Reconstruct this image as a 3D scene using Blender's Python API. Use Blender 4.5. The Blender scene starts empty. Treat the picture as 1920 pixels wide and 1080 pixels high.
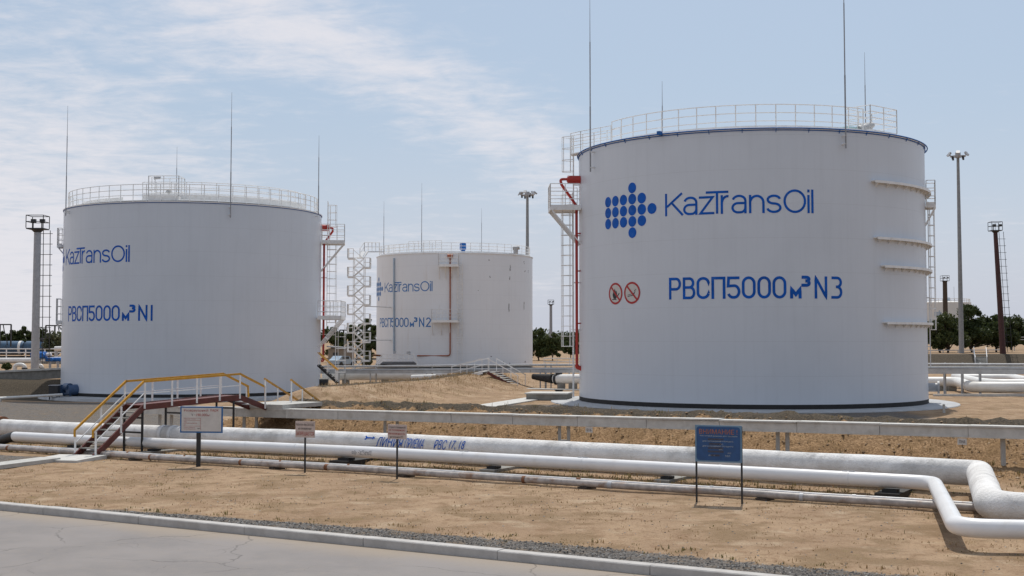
import bpy, math, random
import numpy as np
from mathutils import Vector, Matrix, noise
sc = bpy.context.scene
R_ = math.radians
rnd = random.Random(7)

# ------------------------------------------------------------------ camera
CAMZ, FPX, PITCH, PCX, PCY = 3.9, 2416.0, R_(3.05), 960.0, 505.3
cam_d = bpy.data.cameras.new('camera'); cam = bpy.data.objects.new('camera', cam_d)
sc.collection.objects.link(cam); sc.camera = cam
cam_d.sensor_width = 36.0; cam_d.lens = 36.0 * FPX / 1920.0
cam_d.shift_y = (PCY - 540.0) / 1920.0
cam_d.clip_start = 0.1; cam_d.clip_end = 6000
cam.location = (0, 0, CAMZ); cam.rotation_euler = (math.pi / 2 + PITCH, 0, 0)

# ------------------------------------------------------------------ sun, sky, exposure
SUN_EL, SUN_AZ = 60.0, 11.3
sun_d = bpy.data.lights.new('sun', 'SUN'); sun_d.energy = 3.1; sun_d.angle = R_(0.53); sun_d.color = (1.0, 0.95, 0.87)
sun = bpy.data.objects.new('sun', sun_d); sc.collection.objects.link(sun)
sv = Vector((math.sin(R_(SUN_AZ)) * math.cos(R_(SUN_EL)), math.cos(R_(SUN_AZ)) * math.cos(R_(SUN_EL)), math.sin(R_(SUN_EL))))
sun.rotation_euler = (-sv).to_track_quat('-Z', 'Y').to_euler()
world = bpy.data.worlds.new('World'); sc.world = world; world.use_nodes = True
sc.view_settings.view_transform = 'Standard'; sc.view_settings.look = 'None'
sc.view_settings.gamma = 1.0; sc.view_settings.exposure = 0.14


class NT:
    """small helper for node trees"""
    def __init__(s, tree): s.t = tree; s.n = tree.nodes; s.l = tree.links
    def new(s, typ, **kw):
        nd = s.n.new(typ)
        for k, v in kw.items():
            if k.startswith('i_'): nd.inputs[int(k[2:])].default_value = v
            else: setattr(nd, k, v)
        return nd
    def link(s, a, b): s.l.new(a, b)
    def put(s, sock, v):
        if isinstance(v, bpy.types.NodeSocket): s.l.new(v, sock)
        else: sock.default_value = v
    def math(s, op, a, b=None, c=None, clamp=False):
        nd = s.n.new('ShaderNodeMath'); nd.operation = op; nd.use_clamp = clamp
        s.put(nd.inputs[0], a)
        if b is not None: s.put(nd.inputs[1], b)
        if c is not None: s.put(nd.inputs[2], c)
        return nd.outputs[0]
    def mix(s, f, a, b, blend='MIX'):
        nd = s.n.new('ShaderNodeMix'); nd.data_type = 'RGBA'; nd.blend_type = blend
        s.put(nd.inputs[0], f); s.put(nd.inputs[6], a); s.put(nd.inputs[7], b)
        return nd.outputs[2]
    def noise(s, vec, scale, detail=4, rough=0.55, dist=0.0):
        nd = s.n.new('ShaderNodeTexNoise'); nd.inputs['Scale'].default_value = scale
        nd.inputs['Detail'].default_value = detail; nd.inputs['Roughness'].default_value = rough
        nd.inputs['Distortion'].default_value = dist
        if vec is not None: s.link(vec, nd.inputs['Vector'])
        return nd.outputs['Fac']
    def ramp(s, fac, lo, hi, a=0.0, b=1.0, smooth=True):
        nd = s.n.new('ShaderNodeMapRange'); nd.interpolation_type = 'SMOOTHSTEP' if smooth else 'LINEAR'
        s.put(nd.inputs[0], fac)
        for i, v in enumerate((lo, hi, a, b)): s.put(nd.inputs[1 + i], v)
        return nd.outputs[0]
    def vmul(s, vec, xyz):
        nd = s.n.new('ShaderNodeVectorMath'); nd.operation = 'MULTIPLY'
        s.link(vec, nd.inputs[0]); nd.inputs[1].default_value = xyz; return nd.outputs[0]


def build_world():
    T = NT(world.node_tree); T.n.clear()
    out = T.new('ShaderNodeOutputWorld'); bg = T.new('ShaderNodeBackground')
    sky = T.new('ShaderNodeTexSky'); sky.sky_type = 'NISHITA'; sky.sun_disc = False
    sky.sun_elevation = R_(SUN_EL); sky.sun_rotation = R_(SUN_AZ)
    sky.air_density = 1.0; sky.dust_density = 2.2; sky.ozone_density = 1.3; sky.altitude = 50
    tc = T.new('ShaderNodeTexCoord'); sep = T.new('ShaderNodeSeparateXYZ')
    T.link(tc.outputs['Generated'], sep.inputs[0])
    x, y, z = sep.outputs
    # cirrus layer: a plane overhead, so that clouds shrink towards the horizon
    zz = T.math('ADD', T.math('MAXIMUM', z, 0.0), 0.09)
    cmb = T.new('ShaderNodeCombineXYZ')
    T.link(T.math('DIVIDE', x, zz), cmb.inputs[0]); T.link(T.math('DIVIDE', y, zz), cmb.inputs[1])
    pv = cmb.outputs[0]
    big = T.noise(pv, 0.62, 3, 0.5, 0.4)
    rot = T.new('ShaderNodeMapping'); rot.inputs['Rotation'].default_value = (0, 0, R_(38)); rot.inputs['Scale'].default_value = (1.0, 1.7, 1)
    T.link(pv, rot.inputs['Vector'])
    fib = T.noise(rot.outputs[0], 3.0, 9, 0.66, 0.7)
    puff = T.noise(pv, 7.5, 9, 0.62, 0.35)
    az = T.math('ARCTAN2', x, y)                                   # 0 ahead, negative to the left
    el = T.math('ARCSINE', z)
    # a long band of cirrus crossing from high ahead-left to lower ahead-right
    d = T.math('ADD', T.math('MULTIPLY', T.math("ADD", az, 0.055), 0.47), T.math('SUBTRACT', el, 0.186))
    band = T.ramp(T.math('ABSOLUTE', d), 0.0, 0.075, 1.0, 0.0)
    band = T.math('MULTIPLY', band, T.ramp(az, 0.03, 0.10, 1.0, 0.0))
    left = T.math('MULTIPLY', T.ramp(az, -0.10, -0.34, 0.0, 1.0), T.ramp(el, 0.30, 0.17, 0.35, 1.0))
    low = T.math('MULTIPLY', T.ramp(el, 0.145, 0.03, 0.0, 1.0), T.ramp(az, 0.12, -0.10, 0.0, 1.0))
    other = T.ramp(T.math('ABSOLUTE', az), 0.5, 0.9)               # ordinary scattered cirrus round the rest of the sky
    m = T.math('ADD', T.math('MULTIPLY', band, 0.60), T.math('MULTIPLY', left, 0.58))
    m = T.math('ADD', m, T.math('MULTIPLY', low, 0.42))
    m = T.math('ADD', m, T.math('MULTIPLY', other, 0.30))
    tex = T.math('ADD', T.math('MULTIPLY', fib, 0.42), T.math('ADD', T.math('MULTIPLY', puff, 0.43), T.math('MULTIPLY', big, 0.35)))
    dens = T.ramp(T.math('ADD', m, T.math('MULTIPLY', T.math('SUBTRACT', tex, 0.60), 2.6)), 0.10, 1.02)
    dens = T.math('MULTIPLY', dens, 0.82)
    haze = T.math('MULTIPLY', T.ramp(el, 0.20, 0.0), 0.52)
    sd = T.new('ShaderNodeVectorMath'); sd.operation = 'DOT_PRODUCT'; T.link(tc.outputs['Generated'], sd.inputs[0]); sd.inputs[1].default_value = tuple(sv)
    haze = T.math('MULTIPLY', haze, T.ramp(sd.outputs['Value'], -0.5, 0.35, 0.2, 1.0))
    base = T.mix(T.ramp(sd.outputs['Value'], -0.5, 0.6, 0.06, 0.62), sky.outputs[0], (5.3, 6.6, 8.3, 1))         # thin high veil
    base = T.mix(haze, base, (7.25, 7.3, 8.35, 1))
    col = T.mix(dens, base, (8.7, 8.5, 8.9, 1))
    T.link(col, bg.inputs[0]); bg.inputs[1].default_value = 0.085
    T.link(bg.outputs[0], out.inputs[0])
build_world()

# ------------------------------------------------------------------ materials
MATS = {}
def mat_base(name):
    m = bpy.data.materials.new(name); m.use_nodes = True
    T = NT(m.node_tree); b = m.node_tree.nodes['Principled BSDF']
    MATS[name] = m
    return m, T, b
def pos(T): return T.new('ShaderNodeTexCoord').outputs['Object']
def paint(name, col, rough=0.45, var=0.12, scale=3.0, dirt=None, dirt_amt=0.0, dirt_scale=2.0, bump=0.0, bscale=30, metal=0.0, stretch=(1, 1, 1), spec=0.5):
    m, T, b = mat_base(name)
    p = T.vmul(pos(T), stretch)
    c = (*col, 1)
    dk = tuple(v * (1 - var) for v in col) + (1,)
    r = T.mix(T.ramp(T.noise(p, scale, 5, 0.6), 0.35, 0.65), dk, c)
    if dirt is not None:
        f = T.math('MULTIPLY', T.ramp(T.noise(p, dirt_scale, 6, 0.65, 0.3), 0.52, 0.72), dirt_amt)
        r = T.mix(f, r, (*dirt, 1))
    T.link(r, b.inputs['Base Color'])
    b.inputs['Roughness'].default_value = rough; b.inputs['Metallic'].default_value = metal
    b.inputs['Specular IOR Level'].default_value = spec
    if bump:
        bp = T.new('ShaderNodeBump'); bp.inputs['Strength'].default_value = bump; bp.inputs['Distance'].default_value = 0.03
        T.link(T.noise(p, bscale, 4, 0.6), bp.inputs['Height']); T.link(bp.outputs[0], b.inputs['Normal'])
    return m

def tank_wall(name, col, streak=0.10, stain=(0.35, 0.27, 0.2), stain_amt=0.0):
    """white gloss coating: plate courses, faint vertical runs, weld seams"""
    m, T, b = mat_base(name)
    p = pos(T)
    sp = T.new('ShaderNodeSeparateXYZ'); T.link(p, sp.inputs[0])
    runs = T.noise(T.vmul(p, (2.6, 2.6, 0.10)), 1.3, 5, 0.65)
    blot = T.noise(p, 0.33, 4, 0.6)
    f = T.math('ADD', T.math('MULTIPLY', T.ramp(runs, 0.45, 0.75), 0.6), T.math('MULTIPLY', T.ramp(blot, 0.4, 0.7), 0.5))
    r = T.mix(T.math('MULTIPLY', f, streak * 3), (*col, 1), tuple(v * 0.80 for v in col) + (1,))
    course = T.math('FRACT', T.math('DIVIDE', sp.outputs[2], 1.86))
    seam = T.ramp(T.math('ABSOLUTE', T.math('SUBTRACT', course, 0.5)), 0.485, 0.5)
    if stain_amt:
        s = T.math('MULTIPLY', T.ramp(T.noise(T.vmul(p, (1.6, 1.6, 0.14)), 1.1, 6, 0.7), 0.56, 0.78), stain_amt)
        r = T.mix(s, r, (*stain, 1))
    r = T.mix(T.math('MULTIPLY', seam, 0.17), r, (0.35, 0.35, 0.36, 1))
    T.link(r, b.inputs['Base Color'])
    b.inputs['Roughness'].default_value = 0.38
    b.inputs['Specular IOR Level'].default_value = 0.42
    bp = T.new('ShaderNodeBump'); bp.inputs['Strength'].default_value = 0.25; bp.inputs['Distance'].default_value = 0.02
    hh = T.math('ADD', T.math('MULTIPLY', T.noise(p, 0.9, 2, 0.5), 0.8), T.math('MULTIPLY', seam, 0.25))
    T.link(hh, bp.inputs['Height']); T.link(bp.outputs[0], b.inputs['Normal'])
    return m

tank_wall('tank_white', (0.615, 0.655, 0.71), 0.11)
tank_wall('tank_old_white', (0.74, 0.76, 0.79), 0.08, (0.45, 0.36, 0.26), 0.28)
tank_wall('far_tank', (0.72, 0.69, 0.64), 0.1, (0.4, 0.3, 0.22), 0.2)
paint('roof_white', (0.80, 0.80, 0.80), 0.4, 0.05)
paint('steel_white', (0.80, 0.80, 0.79), 0.45, 0.10, 2.0, (0.40, 0.27, 0.17), 0.25, 3)
paint('steel_grey', (0.42, 0.43, 0.45), 0.5, 0.15)
paint('mast_steel', (0.27, 0.28, 0.285), 0.5, 0.2)
paint('galv', (0.46, 0.47, 0.48), 0.55, 0.2, 2.0, (0.3, 0.25, 0.2), 0.4, 4)
paint('rod_metal', (0.30, 0.31, 0.33), 0.5, 0.2)
paint('blue_letter', (0.002, 0.105, 0.50), 0.55, 0.22, 1.6, (0.10, 0.22, 0.50), 0.25, 2.5, spec=0.2)
paint('blue_letter_faded', (0.035, 0.19, 0.50), 0.5, 0.25)
paint('blue_paint', (0.012, 0.125, 0.42), 0.5, 0.15, spec=0.3)
paint('mixer_blue', (0.05, 0.10, 0.20), 0.45, 0.2)
paint('pale_blue', (0.36, 0.46, 0.56), 0.45, 0.15)
paint('mint', (0.42, 0.62, 0.62), 0.5, 0.1)
paint('red_paint', (0.45, 0.03, 0.02), 0.4, 0.2)
paint('red_pipe_old', (0.36, 0.11, 0.055), 0.5, 0.25)
paint('sign_red', (0.42, 0.02, 0.02), 0.5, 0.1)
paint('black_paint', (0.018, 0.018, 0.020), 0.5, 0.2)
paint('bitumen', (0.022, 0.021, 0.021), 0.75, 0.3)
paint('brown_stringer', (0.125, 0.024, 0.016), 0.5, 0.3, 4, (0.10, 0.05, 0.03), 0.5, 3)
paint('yellow_paint', (0.60, 0.29, 0.012), 0.42, 0.18, 5)
paint('concrete', (0.46, 0.45, 0.42), 0.85, 0.18, 3, (0.25, 0.24, 0.22), 0.5, 1.6, 0.35, 25)
paint('concrete_pale', (0.55, 0.54, 0.51), 0.85, 0.15, 3, (0.36, 0.33, 0.28), 0.5, 2.5, 0.3, 25)
paint('kerb_concrete', (0.47, 0.45, 0.425), 0.85, 0.15, 3, (0.33, 0.30, 0.27), 0.45, 2.5, 0.3, 25)
paint('concrete_dark', (0.27, 0.26, 0.235), 0.9, 0.2, 3, (0.14, 0.13, 0.12), 0.6, 2, 0.35, 25)
paint('apron_concrete', (0.42, 0.43, 0.44), 0.75, 0.18, 1.5, (0.30, 0.29, 0.27), 0.4, 1.2, 0.25, 20)
paint('pipe_white', (0.78, 0.78, 0.775), 0.30, 0.05, 2, (0.5, 0.42, 0.32), 0.25, 1.2, spec=0.55)
paint('pipe_far_white', (0.74, 0.73, 0.70), 0.45, 0.1, 1, (0.5, 0.44, 0.36), 0.3, 0.8)
paint('thin_pipe', (0.44, 0.40, 0.37), 0.5, 0.35, 4, (0.22, 0.115, 0.06), 0.85, 2.2, 0.15, 30)
paint('thin_pipe_pale', (0.62, 0.61, 0.60), 0.45, 0.2, 4, (0.30, 0.16, 0.08), 0.6, 2.4, 0.1, 30)
paint('rust', (0.24, 0.10, 0.045), 0.8, 0.4, 8)
paint('board_white', (0.60, 0.58, 0.55), 0.55, 0.1, 5)
paint('board_pink', (0.55, 0.46, 0.42), 0.6, 0.12, 5)
paint('board_blue', (0.014, 0.075, 0.22), 0.45, 0.2, 6)
paint('board_rim_blue', (0.13, 0.24, 0.36), 0.5, 0.15)
paint('sign_edge_blue', (0.02, 0.13, 0.34), 0.45, 0.15)
paint('orange_faded', (0.42, 0.14, 0.05), 0.6, 0.3, 20)
paint('faded_brown', (0.055, 0.062, 0.10), 0.6, 0.4, 30)
paint('letter_dark', (0.045, 0.035, 0.035), 0.6, 0.2)
paint('letter_red', (0.40, 0.04, 0.03), 0.6, 0.2)
paint('letter_pale', (0.42, 0.47, 0.50), 0.6, 0.2)
paint('letter_grey', (0.28, 0.29, 0.31), 0.6, 0.2)
paint('bark', (0.075, 0.055, 0.040), 0.9, 0.3, 6, bump=0.5)
paint('tower_red', (0.062, 0.017, 0.015), 0.6, 0.3, 2, (0.025, 0.024, 0.025), 0.95, .35)
paint('tower_dark', (0.035, 0.036, 0.040), 0.6, 0.3)
paint('wagon_black', (0.016, 0.016, 0.018), 0.6, 0.3)
paint('wagon_blue', (0.05, 0.11, 0.19), 0.5, 0.3, 1.0, (0.03, 0.03, 0.035), 0.8, 0.6)
paint('wagon_grey', (0.22, 0.20, 0.18), 0.6, 0.3, 1.0, (0.05, 0.045, 0.045), 0.7, 0.6)
paint('shed_wall', (0.28, 0.23, 0.18), 0.85, 0.2)
paint('shed_roof', (0.30, 0.30, 0.31), 0.6, 0.2)
paint('paint_loss', (0.075, 0.062, 0.055), 0.8, 0.3)
paint('lamp_glass', (0.35, 0.36, 0.37), 0.15, 0.1)

def lagged_pipe():
    """rough plaster-and-cloth lagging, whitewashed and weather stained"""
    m, T, b = mat_base('lagging')
    p = pos(T)
    r = T.mix(T.ramp(T.noise(p, 1.3, 6, 0.65), 0.35, 0.7), (0.79, 0.78, 0.76, 1), (0.60, 0.585, 0.56, 1))
    nrm = T.new('ShaderNodeNewGeometry'); sp = T.new('ShaderNodeSeparateXYZ'); T.link(nrm.outputs['Normal'], sp.inputs[0])
    soot = T.math('MULTIPLY', T.ramp(T.noise(T.vmul(p, (1, 1, 1.0)), 0.9, 7, 0.7, 0.4), 0.50, 0.72), T.ramp(sp.outputs[2], -0.6, 0.75))
    r = T.mix(T.math('MULTIPLY', soot, 0.60), r, (0.20, 0.19, 0.18, 1))
    ru = T.math('MULTIPLY', T.ramp(T.noise(p, 0.7, 6, 0.7), 0.60, 0.75), 0.4)
    r = T.mix(ru, r, (0.45, 0.32, 0.22, 1))
    T.link(r, b.inputs['Base Color']); b.inputs['Roughness'].default_value = 0.85
    bp = T.new('ShaderNodeBump'); bp.inputs['Strength'].default_value = 0.8; bp.inputs['Distance'].default_value = 0.04
    r = T.mix(T.math('MULTIPLY', T.ramp(T.noise(p, 11, 6, 0.75), 0.54, 0.72), 0.26), r, (0.24, 0.225, 0.20, 1)); T.link(r, b.inputs['Base Color'])
    T.link(T.math('ADD', T.noise(p, 20, 6, 0.7), T.math('MULTIPLY', T.noise(p, 4, 3, 0.5), 0.8)), bp.inputs['Height'])
    T.link(bp.outputs[0], b.inputs['Normal'])
lagged_pipe()

def leaf_mat(name, c0, c1, c2):
    m, T, b = mat_base(name)
    g = T.new('ShaderNodeNewGeometry')
    cr = T.new('ShaderNodeValToRGB'); e = cr.color_ramp.elements
    e[0].color = (*c0, 1); e[1].color = (*c2, 1); k = e.new(0.5); k.color = (*c1, 1)
    T.link(g.outputs['Random Per Island'], cr.inputs[0]); T.link(cr.outputs[0], b.inputs['Base Color'])
    b.inputs['Roughness'].default_value = 0.6
    b.inputs['Specular IOR Level'].default_value = 0.25
    tr = T.new('ShaderNodeBsdfTranslucent'); T.link(cr.outputs[0], tr.inputs[0])
    mx = T.new('ShaderNodeMixShader'); mx.inputs[0].default_value = 0.25
    out = m.node_tree.nodes['Material Output']
    T.link(b.outputs[0], mx.inputs[1]); T.link(tr.outputs[0], mx.inputs[2]); T.link(mx.outputs[0], out.inputs[0])
leaf_mat('leaf_dark', (0.026, 0.038, 0.013), (0.048, 0.066, 0.020), (0.085, 0.105, 0.036))
leaf_mat('leaf_olive', (0.035, 0.050, 0.016), (0.060, 0.078, 0.024), (0.10, 0.115, 0.040))
leaf_mat('leaf_grey', (0.06, 0.07, 0.035), (0.10, 0.11, 0.06), (0.15, 0.16, 0.09))
leaf_mat('dry_blade', (0.20, 0.125, 0.055), (0.31, 0.205, 0.095), (0.42, 0.30, 0.155))
leaf_mat('weed_blade', (0.10, 0.095, 0.03), (0.17, 0.15, 0.045), (0.26, 0.21, 0.075))
leaf_mat('pebble', (0.035, 0.035, 0.037), (0.15, 0.145, 0.14), (0.48, 0.46, 0.43))
leaf_mat('clod', (0.24, 0.155, 0.085), (0.33, 0.22, 0.125), (0.42, 0.29, 0.17))

def ground_mat():
    m, T, b = mat_base('soil')
    g = T.new('ShaderNodeNewGeometry'); p = g.outputs['Position']
    at = T.new('ShaderNodeAttribute'); at.attribute_name = 'cover'
    sp = T.new('ShaderNodeSeparateColor'); T.link(at.outputs['Color'], sp.inputs[0])
    gravel, turf, clodm = sp.outputs
    n1 = T.noise(p, 0.35, 5, 0.6); n2 = T.noise(p, 2.2, 6, 0.65, 0.3); n3 = T.noise(p, 14, 5, 0.65); n4 = T.noise(p, 60, 3, 0.6)
    sand = T.mix(T.ramp(n1, 0.35, 0.65), (0.390, 0.272, 0.172, 1), (0.308, 0.208, 0.130, 1))
    sand = T.mix(T.math('MULTIPLY', T.ramp(n2, 0.47, 0.66), 0.75), sand, (0.235, 0.145, 0.082, 1))
    pale = T.math('MULTIPLY', T.ramp(T.noise(p, 0.9, 5, 0.6, 0.2), 0.53, 0.70), 0.55)
    sand = T.mix(pale, sand, (0.49, 0.385, 0.27, 1))
    sand = T.mix(T.math('MULTIPLY', T.ramp(n3, 0.52, 0.68), 0.70), sand, (0.17, 0.108, 0.064, 1))
    sand = T.mix(T.math('MULTIPLY', T.ramp(n4, 0.60, 0.75), 0.35), sand, (0.58, 0.47, 0.36, 1))
    thatch = T.math('MULTIPLY', T.ramp(T.noise(p, 0.55, 6, 0.68, 0.2), 0.48, 0.60), 0.68)
    sand = T.mix(thatch, sand, (0.215, 0.145, 0.080, 1))
    olive = T.math('MULTIPLY', T.ramp(T.noise(p, 1.4, 5, 0.7), 0.58, 0.72), 0.35)
    sand = T.mix(olive, sand, (0.24, 0.19, 0.075, 1))
    grit = T.math('MULTIPLY', T.ramp(T.noise(p, 27, 4, 0.7), 0.57, 0.66), 0.75)
    sand = T.mix(T.math('MULTIPLY', grit, T.ramp(T.noise(p, 0.8, 4, 0.6), 0.30, 0.55)), sand, (0.115, 0.076, 0.044, 1))
    cl = T.mix(T.ramp(n3, 0.35, 0.62), (0.40, 0.258, 0.142, 1), (0.175, 0.105, 0.052, 1))
    cl = T.mix(T.math('MULTIPLY', T.ramp(n2, 0.42, 0.66), 0.6), cl, (0.20, 0.125, 0.06, 1))
    sand = T.mix(clodm, sand, cl)
    tf = T.mix(T.ramp(n3, 0.35, 0.65), (0.105, 0.083, 0.058, 1), (0.042, 0.035, 0.026, 1))
    c = T.mix(T.ramp(T.math('ADD', turf, T.math('MULTIPLY', T.math('SUBTRACT', n2, 0.5), 0.9)), 0.35, 0.65), sand, tf)
    vor = T.new('ShaderNodeTexVoronoi'); vor.inputs['Scale'].default_value = 26; T.link(p, vor.inputs['Vector'])
    sv_ = T.new('ShaderNodeSeparateColor'); T.link(vor.outputs['Color'], sv_.inputs[0])
    gr = T.mix(sv_.outputs[0], (0.058, 0.053, 0.048, 1), (0.205, 0.187, 0.170, 1))
    gr = T.mix(T.math('MULTIPLY', T.ramp(n2, 0.45, 0.7), 0.7), gr, (0.20, 0.145, 0.095, 1))
    c = T.mix(T.ramp(T.math('ADD', gravel, T.math('MULTIPLY', T.math('SUBTRACT', n2, 0.5), 1.5)), 0.30, 0.72), c, gr)
    T.link(c, b.inputs['Base Color']); b.inputs['Roughness'].default_value = 0.95
    b.inputs['Specular IOR Level'].default_value = 0.15
    bp = T.new('ShaderNodeBump'); bp.inputs['Strength'].default_value = 0.75; bp.inputs['Distance'].default_value = 0.07
    h = T.math('ADD', T.math('MULTIPLY', n3, 0.8), T.math('ADD', T.math('MULTIPLY', n2, 0.9), T.math('MULTIPLY', n4, 0.3)))
    T.link(h, bp.inputs['Height']); T.link(bp.outputs[0], b.inputs['Normal'])
ground_mat()

def road_mat():
    m, T, b = mat_base('road_concrete')
    p = T.new('ShaderNodeNewGeometry').outputs['Position']
    n1 = T.noise(p, 0.5, 5, 0.6); n2 = T.noise(p, 5, 5, 0.65); n3 = T.noise(p, 70, 3, 0.7)
    c = T.mix(T.ramp(n1, 0.35, 0.65), (0.236, 0.214, 0.203, 1), (0.198, 0.181, 0.173, 1))
    c = T.mix(T.math('MULTIPLY', T.ramp(n2, 0.45, 0.7), 0.35), c, (0.25, 0.217, 0.188, 1))
    c = T.mix(T.math('MULTIPLY', T.ramp(n3, 0.5, 0.8), 0.35), c, (0.14, 0.165, 0.16, 1))
    # sand dust swept against the kerb
    dt = T.new('ShaderNodeVectorMath'); dt.operation = 'DOT_PRODUCT'; T.link(p, dt.inputs[0]); dt.inputs[1].default_value = (0.5, 0.866, 0)
    dust = T.math('MULTIPLY', T.ramp(T.math('ADD', dt.outputs['Value'], T.math('MULTIPLY', n1, 1.4)), 19.6, 21.0), 0.6)
    c = T.mix(dust, c, (0.34, 0.27, 0.195, 1))
    # cracks: edges of a warped cell pattern, kept only in places
    wp = T.new('ShaderNodeVectorMath'); wp.operation = 'ADD'
    nz = T.new('ShaderNodeTexNoise'); nz.inputs['Scale'].default_value = 0.9; nz.inputs['Detail'].default_value = 6; T.link(p, nz.inputs['Vector'])
    sc_ = T.new('ShaderNodeVectorMath'); sc_.operation = 'SCALE'; sc_.inputs['Scale'].default_value = 1.1; T.link(nz.outputs['Color'], sc_.inputs[0])
    T.link(p, wp.inputs[0]); T.link(sc_.outputs[0], wp.inputs[1])
    def crack(scale, w):
        v = T.new('ShaderNodeTexVoronoi'); v.feature = 'DISTANCE_TO_EDGE'; v.inputs['Scale'].default_value = scale
        T.link(wp.outputs[0], v.inputs['Vector']); return T.ramp(v.outputs['Distance'], 0.0, w, 1.0, 0.0)
    ck = T.math('MULTIPLY', crack(0.30, 0.0085), T.ramp(T.noise(p, 0.33, 3, 0.5), 0.38, 0.52))
    ck2 = T.math('MULTIPLY', crack(0.62, 0.010), T.ramp(T.noise(p, 0.45, 3, 0.5), 0.52, 0.60))
    ck = T.math('MAXIMUM', ck, T.math('MULTIPLY', ck2, 0.6))
    c = T.mix(T.math('MULTIPLY', ck, 0.6), c, (0.075, 0.068, 0.062, 1))
    T.link(c, b.inputs['Base Color']); b.inputs['Roughness'].default_value = 0.8
    b.inputs['Specular IOR Level'].default_value = 0.3
    bp = T.new('ShaderNodeBump'); bp.inputs['Strength'].default_value = 0.3; bp.inputs['Distance'].default_value = 0.01
    T.link(T.math('SUBTRACT', n3, ck), bp.inputs['Height']); T.link(bp.outputs[0], b.inputs['Normal'])
road_mat()

# ------------------------------------------------------------------ helpers
def link(o): sc.collection.objects.link(o); return o
def ray(px, py):
    x = (px - PCX) / FPX; u = -(py - PCY) / FPX
    return Vector((x, math.cos(PITCH) - u * math.sin(PITCH), math.sin(PITCH) + u * math.cos(PITCH)))
def at_Y(px, py, Y): r = ray(px, py); k = Y / r.y; return Vector((r.x * k, Y, CAMZ + r.z * k))
def at_z(px, py, z): r = ray(px, py); k = (z - CAMZ) / r.z; return Vector((r.x * k, r.y * k, z))

class MB:
    """collects shapes for ONE mesh object; smooth flag per face"""
    def __init__(s): s.v = []; s.f = []; s.sm = []
    def add(s, vs, fs, smooth=False):
        o = len(s.v); s.v.extend([tuple(q) for q in vs])
        for q in fs: s.f.append(tuple(i + o for i in q)); s.sm.append(smooth)
    def box(s, c, size, rz=0.0, M=None):
        hx, hy, hz = (q / 2 for q in size)
        vs = [Vector((x, y, z)) for x in (-hx, hx) for y in (-hy, hy) for z in (-hz, hz)]
        m = M if M is not None else Matrix.Rotation(rz, 3, 'Z')
        vs = [m @ q + Vector(c) for q in vs]
        s.add(vs, [(0, 1, 3, 2), (4, 6, 7, 5), (0, 4, 5, 1), (2, 3, 7, 6), (0, 2, 6, 4), (1, 5, 7, 3)])
    def bar(s, p, q, w, h, up=(0, 0, 1)):
        """rectangular bar from p to q; w across, h along up"""
        p = Vector(p); q = Vector(q); d = (q - p).normalized(); up = Vector(up)
        if abs(d.dot(up)) > 0.98: up = Vector((0, 1, 0))
        x = d.cross(up).normalized(); y = x.cross(d).normalized()
        vs = []
        for e in (p, q):
            for a, b in ((-1, -1), (1, -1), (1, 1), (-1, 1)): vs.append(e + x * a * w / 2 + y * b * h / 2)
        s.add(vs, [(0, 1, 2, 3), (7, 6, 5, 4), (0, 4, 5, 1), (1, 5, 6, 2), (2, 6, 7, 3), (3, 7, 4, 0)])
    def tube(s, pts, r, n=8, caps=True, closed=False, smooth=True):
        pts = [Vector(p) for p in pts]; m = len(pts)
        rs = r if isinstance(r, (list, tuple)) else [r] * m
        tang = []
        for i in range(m):
            a = pts[i - 1] if (i > 0 or closed) else pts[i]; b = pts[(i + 1) % m] if (i < m - 1 or closed) else pts[i]
            d = (b - a); tang.append(d.normalized() if d.length > 1e-9 else Vector((0, 0, 1)))
        up = Vector((0, 0, 1)) if abs(tang[0].z) < 0.9 else Vector((0, 1, 0))
        x = tang[0].cross(up).normalized(); vs = []
        for i in range(m):
            x = (x - tang[i] * x.dot(tang[i])).normalized(); y = tang[i].cross(x)
            for k in range(n):
                a = 2 * math.pi * k / n; vs.append(pts[i] + (x * math.cos(a) + y * math.sin(a)) * rs[i])
        fs = []
        for i in range(m if closed else m - 1):
            j = (i + 1) % m
            for k in range(n): l = (k + 1) % n; fs.append((i * n + k, i * n + l, j * n + l, j * n + k))
        s.add(vs, fs, smooth)
        if caps and not closed:
            s.add([vs[k] for k in range(n)], [tuple(reversed(range(n)))]); s.add([vs[(m - 1) * n + k] for k in range(n)], [tuple(range(n))])
    def lathe(s, prof, n=64, c=(0, 0, 0), smooth=True, a0=0.0, a1=2 * math.pi):
        full = abs(a1 - a0 - 2 * math.pi) < 1e-6; cnt = n if full else n + 1; vs = []
        for r, z in prof:
            for k in range(cnt):
                a = a0 + (a1 - a0) * k / n; vs.append((c[0] + r * math.cos(a), c[1] + r * math.sin(a), c[2] + z))
        fs = []
        for i in range(len(prof) - 1):
            for k in range(n):
                l = (k + 1) % cnt; fs.append((i * cnt + k, i * cnt + l, (i + 1) * cnt + l, (i + 1) * cnt + k))
        s.add(vs, fs, smooth)
    def build(s, name, mat, parent=None, sharp=40):
        me = bpy.data.meshes.new(name); me.from_pydata(s.v, [], s.f); me.update()
        if any(s.sm):
            me.polygons.foreach_set('use_smooth', s.sm)
            me.set_sharp_from_angle(angle=R_(sharp))
        me.materials.append(MATS[mat] if isinstance(mat, str) else mat)
        o = link(bpy.data.objects.new(name, me))
        if parent is not None: o.parent = parent
        return o

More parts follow.
